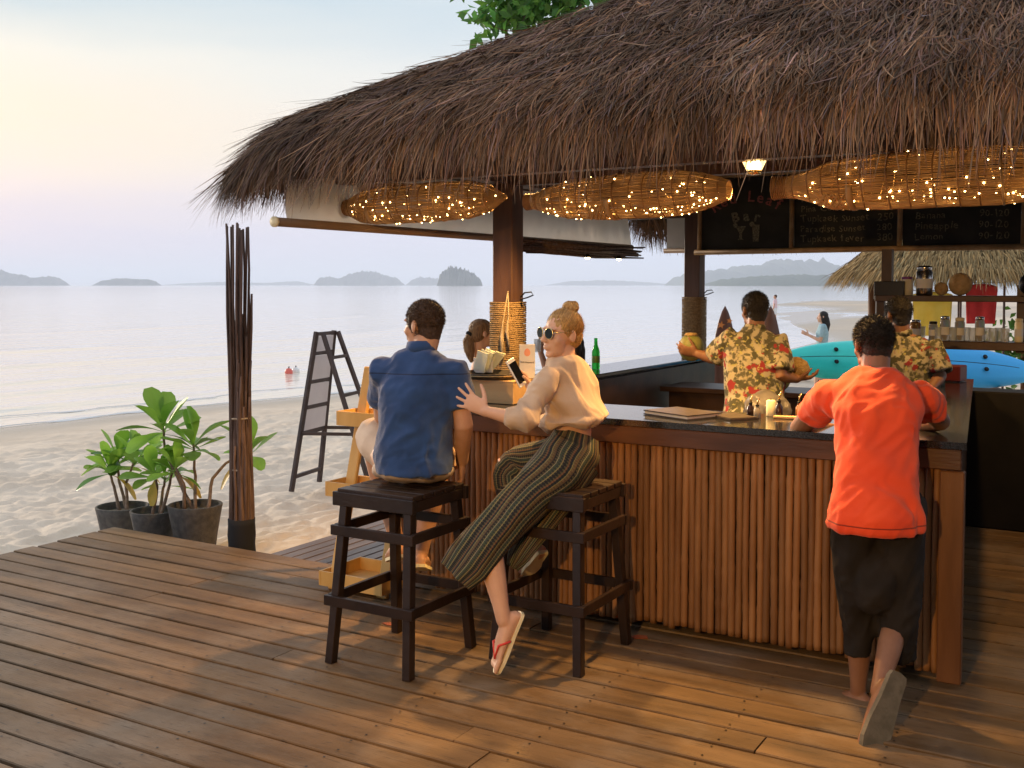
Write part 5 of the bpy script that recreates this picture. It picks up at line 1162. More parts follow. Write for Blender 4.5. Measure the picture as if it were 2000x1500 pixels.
def fuzz(parent, c, m, mat, n, L_, s=1.0, zmin=-.10, tintr=(.35, 1.1), ymax=.055, flow=None):
    """Short hair strands standing off the scalp."""
    v = RNG.normal(0, 1, (n * 3, 3)); v /= np.linalg.norm(v, axis=1)[:, None]; p = v * np.array([.078, .094, .086]) + np.array([0, -.02, .03]); p[:, 2] = np.where(p[:, 2] < -.01, -.01 + (p[:, 2] + .01) * 1.5, p[:, 2]); k = (p[:, 2] > zmin + .9 * np.clip(p[:, 1] + .045, 0, 1)) & (p[:, 1] < ymax); p = p[k][:n]; v = v[k][:n]
    mm = np.array(m); root = p * s @ mm.T + np.array(c); nrm = v @ mm.T; fwd = np.array(m @ Vector((0, 1, .1))); d = nrm * .8 + fwd * .5 + RNG.normal(0, .35, (len(p), 3)); sd = np.cross(d, RNG.normal(0, 1, (len(p), 3)))
    if flow is not None:
        tv = np.array(flow) - root; tv -= nrm * np.sum(tv * nrm, 1)[:, None]; tv /= np.linalg.norm(tv, axis=1)[:, None] + 1e-6; d = tv + nrm * .10 + RNG.normal(0, .10, (len(p), 3)); sd = np.cross(d, nrm)
    k = len(p); return tag(blades('hair_strands', root, d, RNG.uniform(.5, 1.2, k) * L_, np.full(k, .0022), sd, RNG.uniform(-.1, .5, k), 2, tints(k, *tintr, .05), mat, parent), kind='stuff')
M('strand_black', (.008, .006, .005), rough=.6, tint='tint'); M('strand_brown', (.065, .036, .020), rough=.45, tint='tint'); M('strand_blonde', (.50, .30, .11), rough=.45, tint='tint')
# ---- camera-independent axes of the place: RT points along the bar to the right and back, FW away from the deck
RT = Vector((.861, .509, 0)); FW = Vector((-.509, .861, 0)); UP = Vector((0, 0, 1))

# ================================================================== man in the blue shirt
p = thing('person', 'seated man in a blue short sleeved shirt and beige shorts looking out to sea', 'person', (-2.92, 4.0, .78))
pel, wa, ch, nk = map(Vector, ((-2.904, 4.010, 0.907), (-2.895, 4.015, 1.045), (-2.900, 4.047, 1.208), (-2.911, 4.088, 1.393)))
sd_p = (RT * 1 + FW * -.05).normalized(); sd_c = (RT * 1 - FW * .1).normalized(); hc = Vector((-2.920, 4.117, 1.516)); hm = rotmat(-RT * .80 + FW * .60 + UP * -.03)
shL, elL, wrL = map(Vector, ((-3.055, 4.002, 1.299), (-3.189, 4.155, 1.066), (-3.205, 4.401, 1.136))); shR, elR, wrR = map(Vector, ((-2.756, 4.121, 1.299), (-2.701, 4.131, 1.052), (-2.775, 4.226, 0.871)))
hiL, knL, anL = map(Vector, ((-3.012, 4.005, 0.870), (-3.325, 4.237, 0.972), (-3.262, 4.368, 0.385))); hiR, knR, anR = map(Vector, ((-2.834, 4.075, 0.875), (-3.048, 4.436, 0.818), (-3.089, 4.331, 0.368)))
b = MB(); b.loft(torso_rings(pel, wa, ch, nk, sd_p, sd_c, .86), 20); head_prims(b, hc, hm); b.capsule([nk - Vector((0, 0, .04)), hc + hm @ Vector((0, -.03, -.06))], [.062, .058], 14)
limb(b, [shL, elL, wrL], [.052, .043, .030]); limb(b, [shR, elR, wrR], [.052, .044, .031])
hand(b, wrL, FW * .6 + RT, -UP, FW, curl=(.3,) * 4); hand(b, wrR, (-UP * .9 + FW * .25), -RT, FW, curl=(.35, .4, .45, .5))
limb(b, [hiL, knL, anL], [.088, .056, .038], [.05, .22]); limb(b, [hiR, knR, anR], [.088, .056, .038], [.05, .22])
tL = anL + FW * .16 - RT * .04 - UP * .055; tR = anR + FW * .16 - UP * .055; foot(b, anL, tL); foot(b, anR, tR)
me = fuse(b, .0055, 3); use(me, 'skin_tan'); link('body', me, p); eyes(p, hc, hm)
short_hair(p, hc, hm, 'hair_brown', amp=.0015, freq=90); fuzz(p, hc, hm, 'strand_brown', 5200, .011)
b = MB(); rg = torso_rings(pel, wa, ch, nk, sd_p, sd_c, 1.10, w=(.165, .152, .166, .156), dp=(.150, .132, .128, .09))
low = Vector((-2.883, 3.988, 0.843)); rg[0] = (low - FW * .01, sd_p * .168, (UP.cross(sd_p)).normalized() * .160); b.loft(rg, 24); b.ell(nk - UP * .01, (.075, .07, .03))
for a, e in ((shL, elL), (shR, elR)):
    d = (e - a); b.capsule([a + (ch - a) * .35 + UP * .02, a - UP * .005, a + d * .35], [.075, .078, .072], 14); b.tube([a + d * .30, a + d * .60, a + d * .66], [.074, .074, .072], 14)
garment(b, .009, 4, 'denim_blue', 'shirt', p, [(.0095, 9, dict(ax=UP + RT * .4, squeeze=.45, seed=3)), (.0035, 24, dict(ax=RT + UP * .5, squeeze=.4, seed=9))])
cl = MB(); cl.lathe(nk + UP * .012, [(.078, -.02), (.068, .012), (.064, .03), (.060, .03), (.062, 0)], 20, (FW * .15 + UP)); cl.obj('collar', 'denim_blue', p, True)
b = MB(); b.ell(pel - UP * .055 + FW * .01, (.195, .165, .062), rotmat(FW)); b.capsule([hiL + FW * .06 + UP * .02, hiL.lerp(knL, .5), hiL.lerp(knL, .80)], [.095, .100, .094], 16); b.capsule([hiR + FW * .06 + UP * .02, hiR.lerp(knR, .5), hiR.lerp(knR, .86)], [.095, .100, .094], 16)
garment(b, .010, 3, 'shorts_beige', 'shorts', p, [(.006, 12, dict(ax=FW, squeeze=.5))])
for a, t in ((anL, tL), (anR, tR)): sole('sandal_sole', p, a, t, 'candle')

# ================================================================== woman with the phone
w = thing('person', 'woman in a cream blouse, sunglasses and patterned trousers holding a phone', 'person', (-2.3, 4.3, .75))
pel, wa, ch, nk = map(Vector, ((-2.269, 4.374, 0.916), (-2.264, 4.389, 1.045), (-2.269, 4.351, 1.213), (-2.275, 4.312, 1.375)))
tf = (-RT * .74 + FW * .66).normalized(); sd = tf.cross(UP).normalized()            # facing, her right side
hc = Vector((-2.283, 4.296, 1.482)); hm = rotmat(-RT * .82 - FW * .60 + UP * .02, UP + RT * .06)
shL, elL, wrL = map(Vector, ((-2.297, 4.207, 1.289), (-2.346, 4.073, 1.105), (-2.514, 4.020, 1.143))); shR, elR, wrR = map(Vector, ((-2.266, 4.480, 1.270), (-2.440, 4.470, 1.072), (-2.477, 4.367, 1.209)))
hiL, knL, anL = map(Vector, ((-2.268, 4.282, 0.924), (-2.472, 3.952, 0.628), (-2.362, 3.924, 0.255))); hiR, knR, anR = map(Vector, ((-2.303, 4.470, 0.895), (-2.607, 4.360, 0.854), (-2.450, 4.360, 0.477)))
b = MB(); b.loft(torso_rings(pel, wa, ch, nk, sd, sd, .90, w=(.130, .105, .135, .12), dp=(.100, .080, .10, .072)), 20); head_prims(b, hc, hm, .96, True); b.capsule([nk - UP * .05, nk + UP * .01, hc + hm @ Vector((0, -.028, -.06))], [.058, .048, .046], 14)
limb(b, [shL, elL, wrL], [.043, .036, .024]); limb(b, [shR, elR, wrR], [.043, .036, .024])
hand(b, wrL, (-RT * .80 + UP * .48 + FW * .25), FW + UP * .1, UP * .75 - RT * .1, .98, curl=(.10, .08, .12, .16), spread=.34, tcurl=.05)
hand(b, wrR, (-RT * .42 + UP * .78 + FW * .05), -RT * .7 - UP * .35 - FW * .35, -FW * .9 + RT * .2, .92, curl=(.72, .78, .80, .82), spread=.05, tcurl=.22)
limb(b, [hiL, knL, anL], [.072, .050, .033], [.05, .24]); limb(b, [hiR, knR, anR], [.072, .050, .033], [.05, .24])
tL = Vector((-2.411, 3.860, 0.086)); uL = (RT * -.75 + UP * .55 - FW * .25); tR = anR - RT * .045 + FW * .10 - UP * .09; foot(b, anL, tL, up=uL); foot(b, anR, tR)
me = fuse(b, .005, 3); use(me, 'skin_light'); link('body', me, w); eyes(w, hc, hm, .96)
# hair pulled back into a bun
H = lambda x, y, z: hc + hm @ Vector((x * .96, y * .96, z * .96)); b = MB(); b.ell(H(0, -.022, .030), (.0755, .090, .079), hm); b.ell(H(0, -.050, -.012), (.068, .058, .060), hm)
for q in (-1, 1): b.ell(H(q * .066, -.004, .022), (.010, .036, .036), hm, 10, 8)
me = fuse(b, .005, 3, 'hair'); wrinkle(me, .0030, 70, ax=tuple(hm @ Vector((0, .8, -.5))), squeeze=.12); use(me, 'hair_blonde'); hr = link('hair', me, w)
b = MB(); c0 = H(0, -.052, .122)
for k in range(7): a = k * .9; b.ell(c0 + hm @ Vector((.016 * math.cos(a), .014 * math.sin(a), .007 * (k % 3) - .006)), (.026, .024, .024), hm, 10, 8)
me = fuse(b, .004, 2, 'bun'); wrinkle(me, .003, 90); use(me, 'hair_blonde'); link('bun', me, hr); fuzz(w, hc, hm, 'strand_blonde', 5000, .030, .965, ymax=.045, zmin=-.06, flow=c0, tintr=(.4, 1.5))
# sunglasses
sg = MB().capsule([H(-.008, .104, .006), H(0, .107, .010), H(.008, .104, .006)], [.002, .002, .002], 6).obj('sunglasses', 'gold', w, True)
for q in (-1, 1):
    c1 = H(q * .033, .0985, .002); nrm = hm @ Vector((q * .12, 1, -.05)); u_, v_, a_ = frame(nrm)
    MB().loft([(c1 - a_ * .002, u_ * .0235, v_ * .0235), (c1 + a_ * .002, u_ * .024, v_ * .024)], 24).obj('lens', 'dark_glass', sg)
    m = MB(); P = [c1 + u_ * .0245 * math.cos(t_) + v_ * .0245 * math.sin(t_) for t_ in np.linspace(0, 2 * math.pi, 25)]; m.tube(P, .0022, 6, cap=False); m.obj('rim', 'gold', sg, True)
    MB().tube([H(q * .057, .093, .008), H(q * .075, .05, .010), H(q * .079, -.005, .006)], .0016, 6).obj('temple', 'gold', sg, True)
# blouse
bk = -tf
b = MB(); rg = torso_rings(pel, wa, ch, nk, sd, sd, 1.06, w=(.175, .165, .165, .145), dp=(.14, .135, .13, .088)); f_ = tf
hemc = Vector((-2.280, 4.344, 1.056)); rg = [(hemc, sd * .128, f_ * .115), (hemc + UP * .035 + bk * .03, sd * .148, f_ * .140), (wa + UP * .06 + bk * .03, sd * .148, f_ * .135), (ch - UP * .03 + bk * .01, sd * .150, f_ * .125), (ch + UP * .04, sd * .145, f_ * .110), (ch.lerp(nk, .60), sd * .130, f_ * .085), (ch.lerp(nk, .90), sd * .092, f_ * .07), (nk + UP * .004, sd * .056, f_ * .054)]
b.loft(rg, 24); b.ell(Vector((-2.201, 4.426, 1.114)), (.075, .07, .055))
for a, e, wr_ in ((shL, elL, wrL), (shR, elR, wrR)):
    c2 = a.lerp(ch, .3); b.capsule([c2, a, a.lerp(e, .45), a.lerp(e, .85)], [.058, .054, .056, .060], 14); b.capsule([a.lerp(e, .8), e, e.lerp(wr_, .30)], [.060, .068, .056], 14)
garment(b, .0085, 3, 'blouse', 'blouse', w, [(.013, 9, dict(ax=UP * .8 - RT * .6, squeeze=.3, seed=5)), (.006, 24, dict(ax=UP * .8 - RT * .5, squeeze=.3, seed=1))])
# patterned wrap trousers, stripes along the leg
def cloth_leg(rings, n=40, uv_off=0.0, amp=.010, seed=0):
    m = MB(); m.loft(rings, n, cap=False); me = m.mesh('leg', None, True); p_ = verts_of(me); nn = norms_of(me); K = len(rings)
    ang = np.tile(np.arange(n), K) / n * 2 * math.pi; vv = np.repeat(np.arange(K), n) / max(1, K - 1)
    fold = np.sin(ang * 5 + 2.2 * np.sin(vv * 4 + seed)) * .6 + np.sin(ang * 9 + seed + vv * 5) * .4; set_verts(me, p_ + nn * (fold * amp * (.35 + .65 * vv))[:, None])
    uvl = me.uv_layers.new(name='UVMap'); loops = np.empty(len(me.loops), np.int32); me.loops.foreach_get('vertex_index', loops); U = ang[loops] / (2 * math.pi) + uv_off; Vv = vv[loops]
    pol = loops.reshape(-1, 4); Uq = U.reshape(-1, 4); wrap = (Uq.max(1) - Uq.min(1)) > .5; Uq[wrap] = np.where(Uq[wrap] < .5 + uv_off, Uq[wrap] + 1, Uq[wrap]); uvl.data.foreach_set('uv', np.stack([Uq.ravel(), Vv], 1).astype(np.float32).ravel())
    return me
def smooth_rings(keys, n):
    out = []; ks = np.linspace(0, len(keys) - 1, n)
    C = np.array([list(k[0]) for k in keys]); A = np.array([k[1] for k in keys]); B = np.array([k[2] for k in keys]); xi = np.arange(len(keys))
    cc = np.stack([np.interp(ks, xi, C[:, j]) for j in range(3)], 1); cc[1:-1] = (cc[:-2] + 2 * cc[1:-1] + cc[2:]) / 4; aa = np.interp(ks, xi, A); bb = np.interp(ks, xi, B)
    for i in range(n):
        d = Vector(cc[min(i + 1, n - 1)] - cc[max(i - 1, 0)]).normalized(); u = (Vector((-.3, -1, 0)) - d * d.dot(Vector((-.3, -1, 0)))).normalized(); v = d.cross(u).normalized(); out.append((Vector(cc[i]), u * bb[i], v * aa[i]))
    return out
K1 = [((-2.254, 4.395, 1.005), .108, .105), ((-2.261, 4.367, 0.941), .130, .125), ((-2.289, 4.281, 0.862), .132, .125), ((-2.354, 4.161, 0.772), .104, .110), ((-2.412, 4.034, 0.674), .100, .098), ((-2.473, 3.940, 0.577), .108, .082), ((-2.524, 3.887, 0.498), .112, .065), ((-2.564, 3.851, 0.440), .092, .05)]
tw = MB().ell(pel - UP * .01, (.15, .12, .09), rotmat(tf)).obj('trousers', 'ethnic', w, True)
link('trouser_leg', use(cloth_leg(smooth_rings(K1, 36), amp=.011, seed=1), 'ethnic'), tw)
K2 = [((-2.294, 4.452, 0.927), .11, .11), ((-2.419, 4.448, 0.879), .098, .10), ((-2.566, 4.396, 0.850), .086, .09), ((-2.597, 4.366, 0.797), .082, .085), ((-2.559, 4.365, 0.686), .085, .09), ((-2.516, 4.368, 0.556), .085, .085)]
link('trouser_leg', use(cloth_leg(smooth_rings(K2, 26), uv_off=.03, amp=.008, seed=4), 'ethnic'), tw)
K3 = [((-2.245, 4.400, 0.879), .11, .09), ((-2.287, 4.317, 0.757), .095, .06), ((-2.354, 4.208, 0.606), .075, .045), ((-2.399, 4.111, 0.492), .055, .03), ((-2.418, 4.088, 0.442), .030, .02)]
link('wrap_panel', use(cloth_leg(smooth_rings(K3, 24), uv_off=.05, amp=.008, seed=2), 'ethnic'), tw)
# flip flops
s1 = sole('flip_flop', w, anL, tL, 'candle', up=uL, s=.92, th_=.014, drop=.062); d = (tL - anL).normalized(); u_ = (uL - d * uL.dot(d)).normalized(); sx = d.cross(u_)
m = MB(); q0 = anL.lerp(tL, .86) - u_ * .030 + sx * -.012
for s_ in (-1, 1): m.tube([anL.lerp(tL, .35) - u_ * .05 + sx * s_ * .042, anL.lerp(tL, .55) - u_ * .008 + sx * s_ * .034, q0 + u_ * .004], .0055, 6)
m.obj('strap', 'strap_red', s1, True); sole('flip_flop', w, anR, tR, 'candle', s=.92)
# phone in her right hand
ph = thing('phone', 'white and gold phone with dark screen held by the woman in sunglasses', 'phone', (-2.515, 4.299, 1.289)); pc = Vector((-2.509, 4.284, 1.295)); long_ = (UP * .80 - RT * .44).normalized(); nrm = (-FW * .50 + RT * .75 + UP * .25); nrm = (nrm - long_ * nrm.dot(long_)).normalized(); pm = Matrix((long_.cross(nrm), nrm, long_)).transposed()
MB().box(pc, (.066, .009, .138), pm, ch=.002).obj('case', 'phone_white', ph); MB().box(pc + nrm * .0051, (.060, .0012, .104), pm).obj('screen', 'screen', ph); MB().box(pc - nrm * .0052, (.060, .0012, .130), pm).obj('back', 'gold', ph)

# ================================================================== man in the orange shirt
p = thing('person', 'man in a bright orange tunic leaning on the bar seen from behind', 'person', (-.9, 4.3, 0))
pel, wa, ch, nk = map(Vector, ((-0.920, 4.428, 0.863), (-0.929, 4.481, 1.010), (-0.961, 4.602, 1.166), (-1.001, 4.729, 1.331)))
sdp = (RT).normalized(); hc = Vector((-1.021, 4.787, 1.448)); hm = rotmat(FW * .98 - RT * .10 - UP * .12)
shL, elL, wrL = map(Vector, ((-1.169, 4.630, 1.223), (-1.344, 4.829, 1.054), (-1.235, 5.114, 1.015))); shR, elR, wrR = map(Vector, ((-0.821, 4.801, 1.226), (-0.778, 5.024, 1.102), (-0.930, 5.143, 1.056)))
hiL, knL, anL = map(Vector, ((-0.994, 4.408, 0.765), (-0.989, 4.481, 0.318), (-0.997, 4.499, 0.017))); hiR, knR, anR = map(Vector, ((-0.844, 4.450, 0.774), (-0.846, 4.472, 0.343), (-0.859, 4.221, 0.140)))
b = MB(); b.loft(torso_rings(pel, wa, ch, nk, sdp, sdp, .85), 20); head_prims(b, hc, hm); b.capsule([nk - UP * .04, hc + hm @ Vector((0, -.03, -.06))], [.064, .060], 14)
limb(b, [shL, elL, wrL], [.052, .045, .030]); limb(b, [shR, elR, wrR], [.052, .045, .030])
hand(b, wrL, RT * .9 + FW * .4, -UP, FW, curl=(.2,) * 4); hand(b, wrR, -RT * .9 + FW * .4, -UP, FW, curl=(.2,) * 4)
limb(b, [hiL, knL, anL], [.074, .047, .032], [.05, .16]); limb(b, [hiR, knR, anR], [.074, .047, .032], [.05, .16])
tL = anL + FW * .12 - RT * .10 - UP * .035; tR = Vector((-0.902, 4.102, -0.029)); uR = (FW * .9 + UP * .30); foot(b, anL, tL); foot(b, anR, tR, up=uR)
me = fuse(b, .006, 3); use(me, 'skin_brown'); link('body', me, p); eyes(p, hc, hm)
short_hair(p, hc, hm, 'hair_black', 1.0, amp=.0015, freq=80); fuzz(p, hc, hm, 'strand_black', 6000, .015, 1.0)
b = MB(); f_ = FW; hem = Vector((-0.910, 4.388, 0.737))
bkw = -FW
rg = [(hem, sdp * .190, f_ * .145), (hem + UP * .06, sdp * .180, f_ * .150), (pel + UP * .03, sdp * .158, f_ * .138), (wa, sdp * .146, f_ * .122), (wa.lerp(ch, .6), sdp * .154, f_ * .138), (ch + UP * .02 + bkw * .005, sdp * .178, f_ * .142), (ch.lerp(nk, .55) + bkw * .03, sdp * .172, f_ * .125), (ch.lerp(nk, .85) + bkw * .028, sdp * .120, f_ * .105), (nk + UP * .006 + bkw * .015, sdp * .072, f_ * .082)]
b.loft(rg, 26)
for a, e in ((shL, elL), (shR, elR)):
    d = e - a; a2 = a - UP * .006; b.capsule([a.lerp(ch, .35), a2, a + d * .4], [.068, .062, .060], 14); b.tube([a + d * .25, a + d * .42, a + d * .50], [.060, .061, .064], 16)
garment(b, .009, 4, 'orange_shirt', 'tunic', p, [(.013, 7, dict(ax=UP - RT * .25, squeeze=.25, seed=2)), (.0055, 22, dict(ax=UP * .6 + RT * .5, squeeze=.4, seed=8))])
b = MB(); b.ell(pel - UP * .03, (.150, .11, .12), rotmat(FW))
b.tube([hiL + UP * .08, hiL.lerp(knL, .35) - RT * .01, hiL.lerp(knL, .8) - RT * .005, knL - UP * .14], [.090, .090, .080, .058], 16, flat=1.0); b.tube([hiR + UP * .08, hiR.lerp(knR, .35) + RT * .015, hiR.lerp(knR, .8) + RT * .012, knR - UP * .15 + RT * .005], [.090, .092, .084, .062], 16); b.ell(Vector((-0.914, 4.420, 0.523)), (.09, .09, .14))
garment(b, .010, 4, 'dark_trousers', 'trousers', p, [(.018, 8, dict(ax=UP + RT * .3, squeeze=.2, seed=4)), (.007, 22, dict(ax=UP + RT * .5, squeeze=.3, seed=7))])
sole('sandal_sole', p, anL, tL, 'sole'); s1 = sole('sandal_sole', p, anR, tR, 'sole', up=uR, s=1.28, th_=.022, drop=.042)
m = MB(); d = (tL - anL).normalized(); sx = d.cross(UP).normalized()
for k in range(3): c3 = anL.lerp(tL, .35 + .2 * k) - UP * .03; m.tube([c3 - sx * .05 - UP * .03, c3 - sx * .03 + UP * .012, c3 + sx * .03 + UP * .012, c3 + sx * .05 - UP * .03], .006, 6, flat=.5)
m.obj('strap', 'strap_white', p, True)

# ================================================================== barmen
def barman(label, pel, ch, nk, hc, hf, arms, shirt_hem, side):
    pel, ch, nk, hc = map(Vector, (pel, ch, nk, hc)); p = thing('person', label, 'person', (pel.x, pel.y, 0), 'barmen in floral shirts'); wa = pel.lerp(ch, .5); sd = Vector(side).normalized(); f_ = UP.cross(sd).normalized(); hm = rotmat(hf)
    b = MB(); b.loft(torso_rings(pel, wa, ch, nk, sd, sd, .93), 18); head_prims(b, hc, hm); b.capsule([nk - UP * .04, hc + hm @ Vector((0, -.03, -.06))], [.060, .056], 12)
    for (a, e, w_, fd, pn, th_) in arms: limb(b, [a, e, w_], [.050, .042, .029]); hand(b, w_, fd, pn, th_, curl=(.55,) * 4)
    legs = []
    for s_ in (-1, 1):
        h = pel + sd * .09 * s_ - UP * .05; an = Vector((h.x, h.y, .085)); limb(b, [h, h.lerp(an, .5), an], [.085, .055, .038]); foot(b, an, an + f_ * .17 - UP * .03, toes=False); legs.append((h, an))
    me = fuse(b, .0075, 3); use(me, 'skin_brown'); link('body', me, p); eyes(p, hc, hm); short_hair(p, hc, hm, 'hair_black', 1.0, amp=.002, freq=60); fuzz(p, hc, hm, 'strand_black', 2500, .014)
    b = MB(); hem = Vector(shirt_hem); rg = [(hem, sd * .195, f_ * .145), (hem.lerp(wa, .5), sd * .185, f_ * .14), (wa, sd * .178, f_ * .13), (wa.lerp(ch, .6), sd * .186, f_ * .13), (ch + UP * .02, sd * .195, f_ * .125), (ch.lerp(nk, .55), sd * .178, f_ * .092), (ch.lerp(nk, .88), sd * .108, f_ * .075), (nk + UP * .006, sd * .062, f_ * .060)]
    b.loft(rg, 24)
    for (a, e, w_, *_x) in arms:
        a, e = Vector(a), Vector(e); d = e - a; b.capsule([a.lerp(ch, .35), a, a + d * .4], [.072, .074, .072], 14); b.tube([a + d * .3, a + d * .66, a + d * .85], [.074, .080, .085], 16)
    garment(b, .010, 3, 'floral', 'shirt', p, [(.010, 9, dict(ax=UP, squeeze=.25, seed=6))])
    MB().lathe(nk + UP * .004, [(.072, -.015), (.066, .015), (.060, .028), (.056, .026)], 18).obj('collar', 'floral', p, True)
    b = MB(); b.ell(pel - UP * .03, (.17, .12, .10), rotmat(f_))
    for h, an in legs: b.capsule([h, h.lerp(an, .5), h.lerp(an, .93)], [.10, .085, .07], 14)
    garment(b, .014, 3, 'dark_trousers', 'trousers', p)
    for h, an in legs: sole('shoe_sole', p, an, an + f_ * .17 - UP * .03, 'black_cloth')
    return p
barman('barman in floral shirt reaching out with a green coconut', (-2.118, 6.589, 0.803), (-2.132, 6.639, 1.217), (-2.146, 6.654, 1.424), (-2.159, 6.681, 1.544), FW - RT * .25 - UP * .05,
       [((-2.287, 6.617, 1.350), (-2.418, 6.679, 1.224), (-2.541, 6.688, 1.250), -RT * .85 + UP * .2 + FW * .1, UP * .3 + FW * .5, UP), ((-1.993, 6.675, 1.343), (-1.962, 6.600, 1.139), (-1.902, 6.752, 1.108), RT + UP * .1, UP + FW * .3, -FW)], (-2.104, 6.563, 0.881), RT - FW * .12)
barman('barman in floral shirt working beside the shelf rack', (-1.292, 7.369, 0.770), (-1.318, 7.411, 1.179), (-1.391, 7.403, 1.380), (-1.425, 7.406, 1.507), FW - RT * .35 - UP * .08,
       [((-1.472, 7.378, 1.284), (-1.518, 7.409, 1.110), (-1.509, 7.589, 0.958), FW * .7 - UP * .4, -UP, RT), ((-1.192, 7.404, 1.284), (-1.145, 7.362, 1.112), (-1.178, 7.227, 1.039), -RT * .6 - UP * .6 - FW * .2, -RT * .3 + FW * .3, FW)], (-1.283, 7.351, 0.839), RT - FW * .25)
c = thing('coconut', 'green drinking coconut in the outstretched hand of the barman', 'coconut', (-2.588, 6.718, 1.277)); m = MB(); c1 = Vector((-2.605, 6.743, 1.286)); m.ell(c1, (.085, .085, .092)); m.obj('shell', 'coconut_green', c, True); MB().lathe(c1, [(.05, .080), (.035, .098), (.004, .100)], 14).obj('cut_top', 'coconut_husk', c, True)
c = thing('coconut', 'brown husked coconut in the right hand of the barman', 'coconut', (-1.917, 6.767, 1.165)); m = MB(); m.ell(Vector((-1.919, 6.812, 1.168)), (.082, .078, .072), Matrix.Rotation(.3, 3, 'Y')); me = fuse(m, .008, 1, 'husk'); wrinkle(me, .005, 40); use(me, 'coconut_husk'); link('husk', me, c)

# ================================================================== guests at the seaward side
def guest(label, pel, ch, nk, hc, hf, side, skin, hairmat, kind, top, arms):
    pel, ch, nk, hc = map(Vector, (pel, ch, nk, hc)); p = thing('person', label, 'person', (pel.x, pel.y, .6)); sd = Vector(side).normalized(); f_ = UP.cross(sd).normalized(); hm = rotmat(hf); wa = pel.lerp(ch, .5)
    b = MB(); b.loft(torso_rings(pel, wa, ch, nk, sd, sd, .86, w=(.17, .125, .15, .14)), 18); head_prims(b, hc, hm, .96, True); b.capsule([nk - UP * .05, hc + hm @ Vector((0, -.028, -.06))], [.05, .046], 12)
    for (a, e, w_, fd, pn, th_) in arms: limb(b, [a, e, w_], [.044, .036, .024]); hand(b, w_, fd, pn, th_, .95, curl=(.6,) * 4)
    for s_ in (-1, 1):
        h = pel + sd * .09 * s_; k = h + f_ * .38 + UP * .02; an = k - UP * .42; limb(b, [h, k, an], [.08, .052, .034]); foot(b, an, an + f_ * .14 - UP * .04, toes=False)
    me = fuse(b, .0075, 3); use(me, skin); link('body', me, p); eyes(p, hc, hm, .96)
    b = MB(); rg = torso_rings(pel, wa, ch, nk, sd, sd, .94, w=(.18, .14, .158, .15))[:6]; b.loft(rg, 20); b.ell(pel - UP * .03, (.19, .16, .10), rotmat(f_))
    for q in (-1, 1): b.capsule([ch + sd * q * .09 + UP * .02 - f_ * .07, ch + sd * q * .085 + UP * .14], [.016, .012], 8)
    garment(b, .010, 2, top, 'top', p, [(.005, 14)])
    H = lambda x, y, z: hc + hm @ Vector((x, y, z)); b = MB(); b.ell(H(0, -.020, .026), (.076, .090, .082), hm); b.ell(H(0, -.046, -.012), (.068, .06, .06), hm)
    if kind == 'tail': b.capsule([H(0, -.09, .0), H(0, -.12, -.06), H(.01, -.115, -.13), H(.015, -.10, -.20)], [.028, .040, .036, .018], 12)
    else: b.capsule([H(0, -.06, -.02), H(0, -.075, -.10), H(0, -.08, -.20), H(0, -.07, -.28)], [.07, .075, .072, .045], 14); b.ell(H(.06, -.02, -.06), (.02, .04, .09), hm); b.ell(H(-.06, -.02, -.06), (.02, .04, .09), hm)
    me = fuse(b, .006, 3, 'hair'); wrinkle(me, .004, 60, ax=UP, squeeze=.15); use(me, hairmat); link('hair', me, p)
    if kind == 'tail': MB().lathe(H(0, -.105, -.012), [(.03, -.012), (.034, 0), (.03, .012)], 14, hm @ Vector((0, -.6, -.6))).obj('hair_tie', 'black_cloth', p, True)
    st = thing('bar_stool', 'plain stool under the ' + ('ponytailed' if kind == 'tail' else 'dark haired') + ' woman across the counter', 'bar stool', (pel.x, pel.y, -.15)); zt_ = pel.z - .11
    MB().lathe((pel.x, pel.y, zt_), [(.17, -.03), (.175, 0)], 18).obj('seat', 'stool_wood', st)
    for sx in (-1, 1):
        for sy in (-1, 1): MB().beam((pel.x + sx * .17, pel.y + sy * .17, -.24), (pel.x + sx * .11, pel.y + sy * .11, zt_ - .03), .035, .035).obj('leg', 'stool_wood', st)
    return p
guest('woman with a long ponytail and bare shoulders beyond the near post', (-4.350, 6.896, 0.558), (-4.330, 6.850, 0.896), (-4.303, 6.808, 1.151), (-4.286, 6.818, 1.343), (.55, .75, 0), (.75, -.6, 0), 'skin_light', 'hair_dark_blonde', 'tail', 'black_cloth',
      [((-4.412, 6.743, 1.067), (-4.450, 6.779, 0.799), (-4.211, 6.571, 0.795), (.7, .1, 0), (0, 0, -1), (0, 1, 0)), ((-4.155, 6.837, 1.070), (-4.070, 6.771, 0.840), (-3.920, 6.628, 0.935), (.7, .2, .1), (0, 0, -1), (0, 1, 0))])
guest('dark haired woman lifting a glass behind the woman in sunglasses', (-4.244, 8.237, 0.471), (-4.229, 8.187, 0.831), (-4.230, 8.187, 1.051), (-4.245, 8.178, 1.240), (-.1, -1, 0), (-.95, .1, 0), 'skin_tan', 'hair_black', 'long', 'white_cloth',
      [((-4.320, 8.076, 0.980), (-4.280, 7.867, 0.897), (-4.375, 7.869, 1.138), (0, .1, 1), (.6, -.4, 0), (0, -1, 0)), ((-4.116, 8.254, 0.976), (-4.034, 8.187, 0.775), (-4.018, 7.964, 0.795), (0, -1, 0), (0, 0, -1), (-1, 0, 0))])
g = thing('water_glass', 'clear drinking glass raised in front of the dark haired woman', 'glass', (-4.365, 7.817, 1.133)); gc = Vector((-4.363, 7.795, 1.142)); MB().lathe(gc, [(.026, 0), (.028, .004), (.033, .11), (.031, .11), (.026, .008), (.002, .006)], 18).obj('tumbler', 'clear_glass', g, True)

